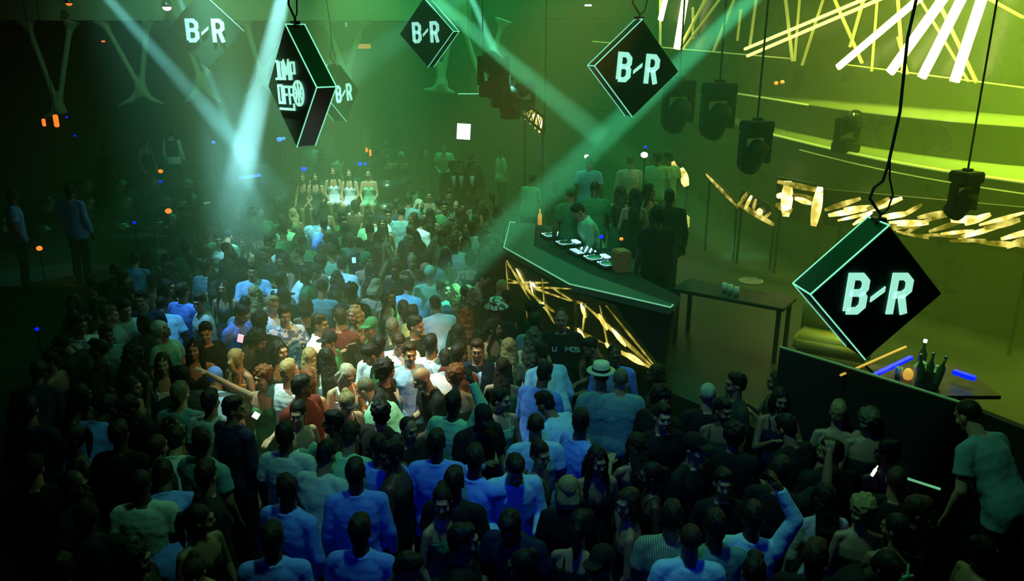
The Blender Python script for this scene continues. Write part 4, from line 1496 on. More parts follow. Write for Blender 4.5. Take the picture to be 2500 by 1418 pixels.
def leg_points(D, Pz):
    out = []
    k = D['H'] / 1.76
    for sgn in (-1, 1):
        hp = V(sgn * D['hipx'], 0, .90 * k)
        if Pz.get('legs') == 'sit':
            kn = hp + V(sgn * .03, -.43 * k, .02)
            an = kn + V(-sgn * .02, .05, -.42 * k)
        else:
            kn = V(sgn * (D['hipx'] + .01), -.02, .49 * k)
            an = V(sgn * (D['hipx'] + .015), .02, .09)
        out.append((hp, kn, an, sgn))
    return out


def head_solids(bm, hd):
    def e(c, r):
        add_ell(bm, c, r, hd, 16)
    e((0, .014, .030), (.074, .094, .092))
    e((0, -.020, -.020), (.062, .072, .080))
    e((0, -.030, -.075), (.046, .050, .040))
    e((0, -.068, -.097), (.020, .018, .017))
    e((0, -.080, .026), (.050, .018, .016))
    for s in (-1, 1):
        e((s * .074, .012, -.012), (.009, .020, .030))
        e((s * .038, -.062, -.035), (.022, .022, .022))
    q = [(0, -.084, .012), (0, -.103, -.022), (0, -.108, -.034)]
    add_tube(bm, [hd @ V(*p) for p in q], [.008, .012, .013], 8)
    e((.011, -.096, -.036), (.008, .009, .008)); e((-.011, -.096, -.036), (.008, .009, .008))
    e((0, -.086, -.063), (.022, .011, .007)); e((0, -.084, -.074), (.018, .012, .008))


def make_body(sex, pose):
    D, Pz, U, hd, arms = rig(sex, pose)
    k = D['H'] / 1.76
    bm = bmesh.new()
    rings = [((0, 0, z), rx, ry) for z, rx, ry in D['torso']]
    def bend(z):
        t = min(1, max(0, (z - .88 * k) / (.25 * k)))
        return t
    rr_ = []
    for (c, rx, ry) in rings:
        t = bend(c[2])
        I = Matrix.Identity(4)
        Mx = I.lerp(U, t)
        rr_.append((Mx @ V(*c), rx, ry, Mx.to_3x3()))
    add_loft(bm, rr_)
    if sex == 'f':
        for s in (-1, 1):
            add_ell(bm, (s * .062, -.070, 1.215), (.062, .050, .060), U, 12)
    else:
        for s in (-1, 1):
            add_ell(bm, (s * .078, -.075, 1.33), (.078, .042, .055), U, 12)
    add_cap(bm, U @ V(0, .005, D['shz'] + .0), (hd @ V(0, .01, -.06)), D['neck'] + .008, D['neck'], 14)
    for s in (-1, 1):
        add_cap(bm, U @ V(s * .03, .010, D['shz'] + .028), U @ V(s * D['sh'], .01, D['shz'] - .010), .042 if sex == 'm' else .032, .047 if sex == 'm' else .037, 12)
    head_solids(bm, hd)
    a0, a1, a2, a3 = D['arm']
    for (s, e, w, f, sgn) in arms:
        add_cap(bm, s, e, a0, a1 * .95, 12)
        add_cap(bm, s, s.lerp(e, .45), a0 * 1.05, a0 * .98, 12)
        add_cap(bm, e, e.lerp(w, .30), a1 * .92, a2 * 1.05, 12)
        add_cap(bm, e.lerp(w, .3), w, a2 * 1.05, a3, 12)
        hand_solids(bm, w, f, sgn, Pz.get('grip') and sgn == -1, k)
    l0, l1, l2 = D['leg']
    for (hp, kn, an, sgn) in leg_points(D, Pz):
        add_cap(bm, hp, kn, l0, l1, 12)
        add_cap(bm, kn, kn.lerp(an, .35), l1 * .95, l1 * .98, 12)
        add_cap(bm, kn.lerp(an, .35), an, l1 * .95, l2, 12)
        add_cap(bm, an + V(0, .03, -.045), an + V(sgn * .02, -.14, -.055), .036, .026, 10)
    me = remeshed(bm, .0082, 2)
    for mm in ('skin', 'lips', 'eye', 'eyewhite'):
        me.materials.append(M[mm])
    hi = hd.inverted()
    top = hd.translation
    for p in me.polygons:
        if (p.center - top).length > .16:
            continue
        c = hi @ p.center
        if c.y > -.055:
            continue
        ax = abs(c.x)
        if ax < .024 and -.080 < c.z < -.060 and c.y < -.080:
            p.material_index = 1
        elif .017 < ax < .048 and abs(c.z - .004) < .0062:
            p.material_index = 2 if not (.026 < ax < .044 and abs(ax - .033) > .007) else 3
        elif .014 < ax < .052 and .025 < c.z < .031:
            p.material_index = 2
    return me


def make_top(sex, pose, kind):
    """tee, shirt, tank, dress, jacket, vest, crop"""
    D, Pz, U, hd, arms = rig(sex, pose)
    k = D['H'] / 1.76
    g = {'tee': .013, 'shirt': .016, 'jacket': .028, 'vest': .026, 'tank': .010, 'dress': .010, 'crop': .010}[kind]
    zlo = {'tee': .84, 'shirt': .80, 'jacket': .76, 'vest': .88, 'tank': .86, 'dress': .60, 'crop': 1.10}[kind]
    T = D['torso']
    top_z = D['shz'] + .048 if kind not in ('dress', 'tank', 'crop') else D['shz'] - (.145 if kind == 'dress' else .085)
    bm = bmesh.new()
    def prof(z):
        z = max(T[0][0], min(T[-1][0], z))
        for a, b in zip(T, T[1:]):
            if a[0] <= z <= b[0]:
                t = (z - a[0]) / (b[0] - a[0])
                return a[1] + (b[1] - a[1]) * t, a[2] + (b[2] - a[2]) * t
    rr_ = []
    N = 12
    for i in range(N + 1):
        z = zlo + (top_z - zlo) * i / N
        rx, ry = prof(z)
        loose = (1.12 if z < 1.02 * k else 1.06) if kind in ('shirt', 'tee', 'jacket') and z < 1.2 * k else 1.0
        if z < T[0][0] + .02:
            rx = max(rx, prof(T[1][0])[0]) * (1.0 + .25 * (T[0][0] - z))
        Mx = Matrix.Identity(4).lerp(U, min(1, max(0, (z - .88 * k) / (.25 * k))))
        rr_.append((Mx @ V(0, 0, z), (rx + g) * loose, (ry + g * 1.2) * loose, Mx.to_3x3()))
    if Pz.get('legs') == 'sit' and kind != 'crop':
        rr_ = [r for r in rr_ if r[0].z > .80] or rr_
    add_loft(bm, rr_)
    if sex == 'm' and kind != 'dress':
        for s in (-1, 1):
            add_ell(bm, (s * .078, -.078, 1.33), (.078 + g, .044 + g, .062 + g), U, 12)
        add_ell(bm, (0, -.078, 1.33), (.07, .040 + g, .058 + g), U, 12)
    if sex == 'f':
        for s in (-1, 1):
            add_ell(bm, (s * .062, -.074, 1.215), (.066 + g * .5, .052 + g * .4, .066 + g * .5), U, 12)
    a0, a1, a2, a3 = D['arm']
    if kind in ('tee', 'shirt', 'jacket', 'vest'):
        for s in (-1, 1):
            add_cap(bm, U @ V(s * .040, .012, D['shz'] + .032), U @ V(s * (D['sh'] - (.03 if kind == 'vest' else 0)), .01, D['shz'] - .008), .052 if sex == 'm' else .040, (.052 if sex == 'm' else .040) + g * .7, 12)
    if kind in ('tee', 'shirt', 'jacket'):
        for (s, e, w, f, sgn) in arms:
            if kind == 'tee':
                q = s.lerp(e, .62)
                add_tube(bm, [s, q], [a0 + g + .004, a0 + g + .012], 14)
                add_ell(bm, s, (a0 + g, a0 + g, a0 + g))
            else:
                add_cap(bm, s, e, a0 + g, a1 + g, 12)
                add_tube(bm, [e, e.lerp(w, .5), w - f * .01], [a1 + g * .9, a2 + g * .8, a3 + g * .8], 14)
                for q in range(4):
                    t = .15 + q * .22
                    c = e.lerp(w, t)
                    add_ell(bm, c, (a2 + g * .9 - .004 * q,) * 3, None, 10)
    if kind in ('shirt', 'jacket'):
        nb = U @ V(0, .0, D['shz'] + .055)
        ring = []
        for q in range(15):
            a = rad(-62 + 304 * q / 14) - math.pi / 2 + rad(62) - rad(0)
            a = -math.pi / 2 + rad(28) + rad(304) * q / 14
            ring.append(U @ V(math.cos(a) * (D['neck'] + .020), math.sin(a) * (D['neck'] + .022) + .006, D['shz'] + .050 + .012 * math.sin(a)))
        add_tube(bm, ring, .016, 8)
        for s in (-1, 1):
            add_cap(bm, U @ V(s * .028, -.070, D['shz'] + .03), U @ V(s * .075, -.098, D['shz'] - .045), .016, .008, 8)
    if kind in ('tank', 'crop'):
        for s in (-1, 1):
            pts = [U @ V(s * .095, -.10, D['shz'] - .11), U @ V(s * .090, -.055, D['shz'] + .000), U @ V(s * .088, .01, D['shz'] + .040), U @ V(s * .085, .070, D['shz'] - .02), U @ V(s * .085, .09, D['shz'] - .10)]
            add_tube(bm, pts, .014, 8)
    if kind == 'dress':
        if Pz.get('legs') == 'sit':
            for (hp, kn, an, sgn) in leg_points(D, Pz):
                add_cap(bm, hp, hp.lerp(kn, .8), D['leg'][0] + .012, D['leg'][1] + .02, 12)
        for s in (-1, 1):
            pts = [U @ V(s * .085, -.10, D['shz'] - .16), U @ V(s * .080, -.050, D['shz'] + .006), U @ V(s * .078, .02, D['shz'] + .035), U @ V(s * .08, .085, D['shz'] - .12)]
            add_tube(bm, pts, .0085, 6)
    me = remeshed(bm, .0115 if kind not in ('dress', 'tank', 'crop') else .009, 3, (.11, .018 if kind in ('shirt', 'jacket', 'tee') else .008))
    return me


def make_bottom(sex, pose, kind):
    D, Pz, U, hd, arms = rig(sex, pose)
    bm = bmesh.new()
    T = D['torso']
    k = D['H'] / 1.76
    rr_ = []
    for i in range(5):
        z = (.80 + .19 * i / 4) * k
        rx, ry = (T[0][1], T[0][2]) if i < 2 else (T[1][1], T[1][2])
        rr_.append((V(0, 0, z), rx + .010, ry + .010))
    add_loft(bm, rr_)
    for (hp, kn, an, sgn) in leg_points(D, Pz):
        if kind == 'trousers':
            add_cap(bm, hp, kn, D['leg'][0] + .012, D['leg'][1] + .016, 12)
            add_tube(bm, [kn, an + V(0, 0, .0)], [D['leg'][1] + .018, D['leg'][2] + .026], 12)
        else:
            add_cap(bm, hp, hp.lerp(kn, .5), D['leg'][0] + .022, D['leg'][0] + .016, 12)
    return remeshed(bm, .014, 3, (.12, .012))


def make_shoes(sex, pose):
    D, Pz, U, hd, arms = rig(sex, pose)
    bm = bmesh.new()
    for (hp, kn, an, sgn) in leg_points(D, Pz):
        add_cap(bm, an + V(0, .035, -.035), an + V(sgn * .02, -.05, -.040), .046, .044, 10)
        add_cap(bm, an + V(sgn * .005, -.04, -.050), an + V(sgn * .025, -.165, -.058), .042, .032, 10)
    me = remeshed(bm, .012, 2)
    for v in me.vertices:
        if Pz.get('legs') != 'sit':
            v.co.z = max(v.co.z, .0)
    return me


def make_hair(sex, pose, kind):
    D, Pz, U, hd, arms = rig(sex, pose)
    bm = bmesh.new()
    def e(c, r, seg=16):
        add_ell(bm, c, r, hd, seg)
    disp = (.02, .006)
    if kind == 'buzz':
        e((0, .022, .036), (.0775, .0945, .0905)); disp = (.01, .001)
    elif kind == 'short':
        e((0, .022, .044), (.081, .098, .094))
        e((0, -.020, .095), (.062, .062, .040)); e((0, .055, -.005), (.066, .060, .070))
        disp = (.03, .016)
    elif kind == 'quiff':
        e((0, .022, .040), (.079, .096, .092)); e((0, -.035, .105), (.055, .055, .038)); e((.02, -.06, .10), (.035, .035, .028))
        disp = (.02, .016)
    elif kind == 'curly':
        e((0, .028, .048), (.102, .112, .104)); e((0, .06, -.02), (.085, .06, .07)); disp = (.035, .045)
    elif kind in ('long', 'wavy', 'bob', 'pony', 'bun'):
        e((0, .024, .040), (.083, .100, .096))
        e((0, .055, -.010), (.076, .062, .080))
        if kind in ('long', 'wavy', 'bob'):
            zb = -.14 if kind == 'bob' else -.36
            hi = hd
            up = V(0, 0, 1)
            base = hd @ V(0, .075, .0)
            # back curtain falls straight down over the shoulders
            sh = U @ V(0, .105, D['shz'] - .02)
            L = .10 if kind == 'bob' else .30
            pts = [hd @ V(0, .045, .02), hd @ V(0, .080, -.07), sh + V(0, .015, .02), sh + V(0, .020, -L * .5), sh + V(0, .012, -L)]
            if kind == 'bob':
                pts = pts[:2] + [hd @ V(0, .072, -.13), hd @ V(0, .060, -.165)]
            wd = [.085, .088, .092, .088, .050] if kind != 'bob' else [.085, .094, .092, .080]
            dp = [.060, .052, .040, .034, .018] if kind != 'bob' else [.06, .058, .055, .035]
            if kind == 'wavy':
                wd = [a * 1.22 for a in wd]; dp = [a * 1.25 for a in dp]
            add_loft(bm, [(p, a, b) for p, a, b in zip(pts[::-1], wd[::-1], dp[::-1])])
            for s in (-1, 1):
                pts = [hd @ V(s * .060, -.010, .075), hd @ V(s * .080, -.020, .00), hd @ V(s * .080, -.010, -.09)]
                if kind != 'bob':
                    pts += [U @ V(s * .095, -.055, D['shz'] - .03), U @ V(s * .095, -.115, D['shz'] - .16)]
                    rs = [.020, .024, .028, .028, .012]
                else:
                    pts += [hd @ V(s * .072, .000, -.15)]
                    rs = [.020, .026, .030, .018]
                add_tube(bm, pts, rs, 10)
            disp = (.05, .012) if kind == 'bob' else ((.035, .022) if kind != 'wavy' else (.045, .055))
        elif kind == 'pony':
            pts = [hd @ V(0, .09, .07), hd @ V(0, .145, .06), hd @ V(0, .160, -.02), hd @ V(0, .14, -.16), hd @ V(0, .125, -.24)]
            add_tube(bm, pts, [.022, .030, .036, .026, .008], 12)
        else:
            e((0, .085, .105), (.042, .042, .040))
    elif kind == 'cap':
        e((0, .020, .042), (.085, .102, .096)); disp = None
        add_prism(bm, [hd @ V(x, y, .048) for x, y in ((-.068, -.06), (-.060, -.125), (-.03, -.155), (.03, -.155), (.060, -.125), (.068, -.06))], (hd.to_3x3() @ V(0, 0, .010)))
        e((0, .02, .135), (.010, .010, .008), 8)
    elif kind == 'hood':
        e((0, .030, .030), (.105, .118, .125)); e((0, .09, -.09), (.085, .055, .07)); disp = (.05, .02)
    elif kind == 'fedora':
        add_lathe(bm, [(.150, .060), (.152, .066), (.095, .072), (.088, .12), (.080, .155), (.050, .162), (.02, .150)], 28, hd)
        disp = None
        bmesh.ops.recalc_face_normals(bm, faces=bm.faces)
        me = bpy.data.meshes.new('hat'); bm.to_mesh(me); bm.free()
        for p in me.polygons:
            p.use_smooth = True
        return me
    elif kind == 'bucket':
        add_lathe(bm, [(.158, .020), (.160, .026), (.100, .070), (.090, .130), (.07, .142), (.02, .144)], 28, hd)
        bmesh.ops.recalc_face_normals(bm, faces=bm.faces)
        me = bpy.data.meshes.new('hat'); bm.to_mesh(me); bm.free()
        for p in me.polygons:
            p.use_smooth = True
        return me
    me = remeshed(bm, .0085, 2, disp)
    # keep the face clear: pull hair vertices off the brow and cheeks
    hi = hd.inverted()
    if kind not in ('cap', 'hood'):
        for v in me.vertices:
            c = hi @ v.co
            if c.y < -.050 and c.z < .050 and abs(c.x) < .062 and c.length < .14:
                c.y = -.050
                v.co = hd @ c
    return me


def bm_mesh(bm):
    bmesh.ops.recalc_face_normals(bm, faces=bm.faces)
    me = bpy.data.meshes.new('part')
    bm.to_mesh(me)
    bm.free()
    for p in me.polygons:
        p.use_smooth = True
    return me


def make_front(sex, pose):
    D, Pz, U, hd, arms = rig(sex, pose)
    bm = bmesh.new()
    z0, z1 = D['shz'] + .01, D['shz'] - .26
    pts = [(-.052, -.118, z0), (0, -.128, z0 - .02), (.052, -.118, z0), (.045, -.158, z0 - .11), (.006, -.182, z1), (-.006, -.182, z1), (-.045, -.158, z0 - .11)]
    add_prism(bm, [U @ V(*p) for p in pts], U.to_3x3() @ V(0, -.014, 0))
    return bm_mesh(bm)


def make_band(sex, pose):
    D, Pz, U, hd, arms = rig(sex, pose)
    bm = bmesh.new()
    add_lathe(bm, [(.090, .073), (.0985, .075), (.0945, .098), (.088, .100)], 28, hd)
    return bm_mesh(bm)


def make_glasses(sex, pose):
    D, Pz, U, hd, arms = rig(sex, pose)
    bm = bmesh.new()
    for s in (-1, 1):
        ring = [hd @ V(s * .034 + .024 * math.cos(a), -.100, .002 + .018 * math.sin(a)) for a in [2 * math.pi * k / 14 for k in range(15)]]
        add_tube(bm, ring, .0028, 5)
        add_tube(bm, [hd @ V(s * .058, -.098, .006), hd @ V(s * .080, .0, .004)], .0025, 5)
    add_tube(bm, [hd @ V(-.011, -.102, .004), hd @ V(.011, -.102, .004)], .0028, 5)
    return bm_mesh(bm)


def make_earrings(sex, pose):
    D, Pz, U, hd, arms = rig(sex, pose)
    bm = bmesh.new()
    for s in (-1, 1):
        ring = [hd @ V(s * .084, .010 + .018 * math.cos(a), -.062 + .018 * math.sin(a)) for a in [2 * math.pi * k / 14 for k in range(15)]]
        add_tube(bm, ring, .003, 5)
    return bm_mesh(bm)


def make_choker(sex, pose):
    D, Pz, U, hd, arms = rig(sex, pose)
    bm = bmesh.new()
    c = (U @ V(0, .005, D['shz'] + .03)).lerp(hd @ V(0, .01, -.06), .45)
    ring = [c + V((D['neck'] + .006) * math.cos(a), (D['neck'] + .006) * math.sin(a), 0) for a in [2 * math.pi * k / 20 for k in range(21)]]
    add_tube(bm, ring, .007, 6)
    return bm_mesh(bm)


CACHE = {}


def cached(key, fn, *a):
    if key not in CACHE:
        CACHE[key] = fn(*a)
    return CACHE[key]


SKINS = {'l': (.42, .24, .15), 'm': (.28, .145, .08), 'd': (.085, .040, .022), 't': (.34, .18, .10)}
HAIRC = {'k': (.012, .009, .007), 'b': (.045, .022, .010), 'l': (.42, .30, .13), 'r': (.22, .06, .015), 'w': (.50, .48, .36), 'g': (.15, .13, .08)}
COLS = {'W': (.80, .86, .95), 'B': (.16, .30, .95), 'N': (.010, .016, .05), 'K': (.010, .010, .010), 'G': (.04, .17, .07), 'M': (.25, .55, .35), 'S': (.45, .50, .52),
        'R': (.13, .018, .012), 'O': (.75, .28, .08), 'Y': (.55, .42, .14), 'D': (.03, .04, .035), 'P': (.48, .42, .50), 'L': (.36, .60, .95), 'T': (.16, .30, .34), 'C': (.62, .55, .42)}  # B, L and W hold part of the blue light on white cloth
BODY_PER = {}
PEOPLE = []


def person(px, py, sex, pose, rz, top, col, hair, hc, skin, label, group=None, zfloor=0.0, scale=1.0, bottom=None, mat_top=None, Y=None, cat='person', headz=None):
    """person standing so that the head is seen at the photo position px, py; rz 0 faces the camera"""
    D, Pz, U, hd, arms = rig(sex, pose)
    hc_l = hd.translation * scale
    if Pz.get('legs') == 'sit':
        hz_ = hc_l.z
    else:
        hz_ = hc_l.z
    world_head = at_z(px, py, zfloor + hz_) if Y is None else at_y(px, py, Y)
    Rz = Matrix.Rotation(rad(rz), 3, 'Z')
    base = world_head - Rz @ hc_l
    key = (sex, pose)
    me = cached(('body',) + key, make_body, sex, pose)
    o = bpy.data.objects.new('person', me)
    COL.objects.link(o)
    o.location = base
    o.rotation_euler = (0, 0, rad(rz))
    o.scale = (scale, scale, scale)
    v = random.uniform(.85, 1.15)
    o.color = (*[c * v for c in SKINS[skin]], 1)
    tag(o, label, cat, group)

    lg = 'sit' if Pz.get('legs') == 'sit' else 'stand'

    def part(name, kkey, fn, args, colr, m):
        kkey = kkey + (m,)
        if kkey not in CACHE:
            CACHE[kkey] = fn(*args)
            CACHE[kkey].materials.append(M[m])
        pm = CACHE[kkey]
        c = bpy.data.objects.new(name, pm)
        COL.objects.link(c)
        c.parent = o
        w = random.uniform(.85, 1.1)
        c.color = (*[x * w for x in colr], 1)
        return c
    if hair and hair != 'none':
        m = {'fedora': 'hatstraw', 'bucket': 'paisley', 'cap': 'cloth', 'hood': 'cloth'}.get(hair, 'hair')
        nm = {'fedora': 'hat', 'bucket': 'hat', 'cap': 'cap', 'hood': 'hood'}.get(hair, 'hair')
        part(nm, ('hair', hair) + key, make_hair, (sex, pose, hair), HAIRC[hc] if m == 'hair' else COLS.get(hc, COLS['K']), m)
        if hair in ('fedora', 'bucket'):
            part('hair', ('hair', 'buzz') + key, make_hair, (sex, pose, 'buzz'), HAIRC['k'], 'hair')
    nm = {'tee': 't_shirt', 'shirt': 'shirt', 'jacket': 'jacket', 'vest': 'waistcoat', 'tank': 'tank_top', 'dress': 'dress', 'crop': 'crop_top'}[top]
    if top == 'vest':
        part('shirt', ('top', 'shirt') + key, make_top, (sex, pose, 'shirt'), COLS['W'], 'cloth')
    part(nm, ('top', top) + key, make_top, (sex, pose, top), COLS[col], mat_top or 'cloth')
    if top == 'jacket' and col in 'KND' and random.random() < .6:
        pass
    if top != 'dress':
        b = bottom or ('shorts' if sex == 'f' and random.random() < .5 else 'trousers')
        part(b if b != 'trousers' else 'trousers', ('bot', b, sex, lg), make_bottom, (sex, lg, b), COLS['K'] if random.random() < .6 else COLS['N'], 'cloth')
    part('shoes', ('shoes', sex, lg), make_shoes, (sex, lg), COLS['K'], 'cloth')
    if top == 'jacket' and ('shirt' in label or 'collar' in label or 'waiter' in label):
        part('shirt_front', ('front',) + key, make_front, (sex, pose), COLS['L'] if 'light blue' in label else COLS['W'], 'cloth')
    if hair == 'fedora':
        c = part('hat_band', ('band',) + key, make_band, (sex, pose), COLS['K'], 'cloth')
        c['label'] = 'dark hat band'
    if 'glasses' in label:
        part('glasses', ('glasses',) + key, make_glasses, (sex, pose), COLS['K'], 'black')
    if 'earring' in label:
        part('earrings', ('earrings',) + key, make_earrings, (sex, pose), COLS['Y'], 'metal')
    if 'choker' in label:
        part('choker', ('choker',) + key, make_choker, (sex, pose), COLS['K'], 'cloth')
    # where the right hand ends up, for things it holds
    w = arms[0][2] + arms[0][3].normalized() * .07
    o_hand = o.location + Rz @ (w * scale)
    PEOPLE.append((base.x, base.y, px, py, o, o_hand))
    return o, o_hand



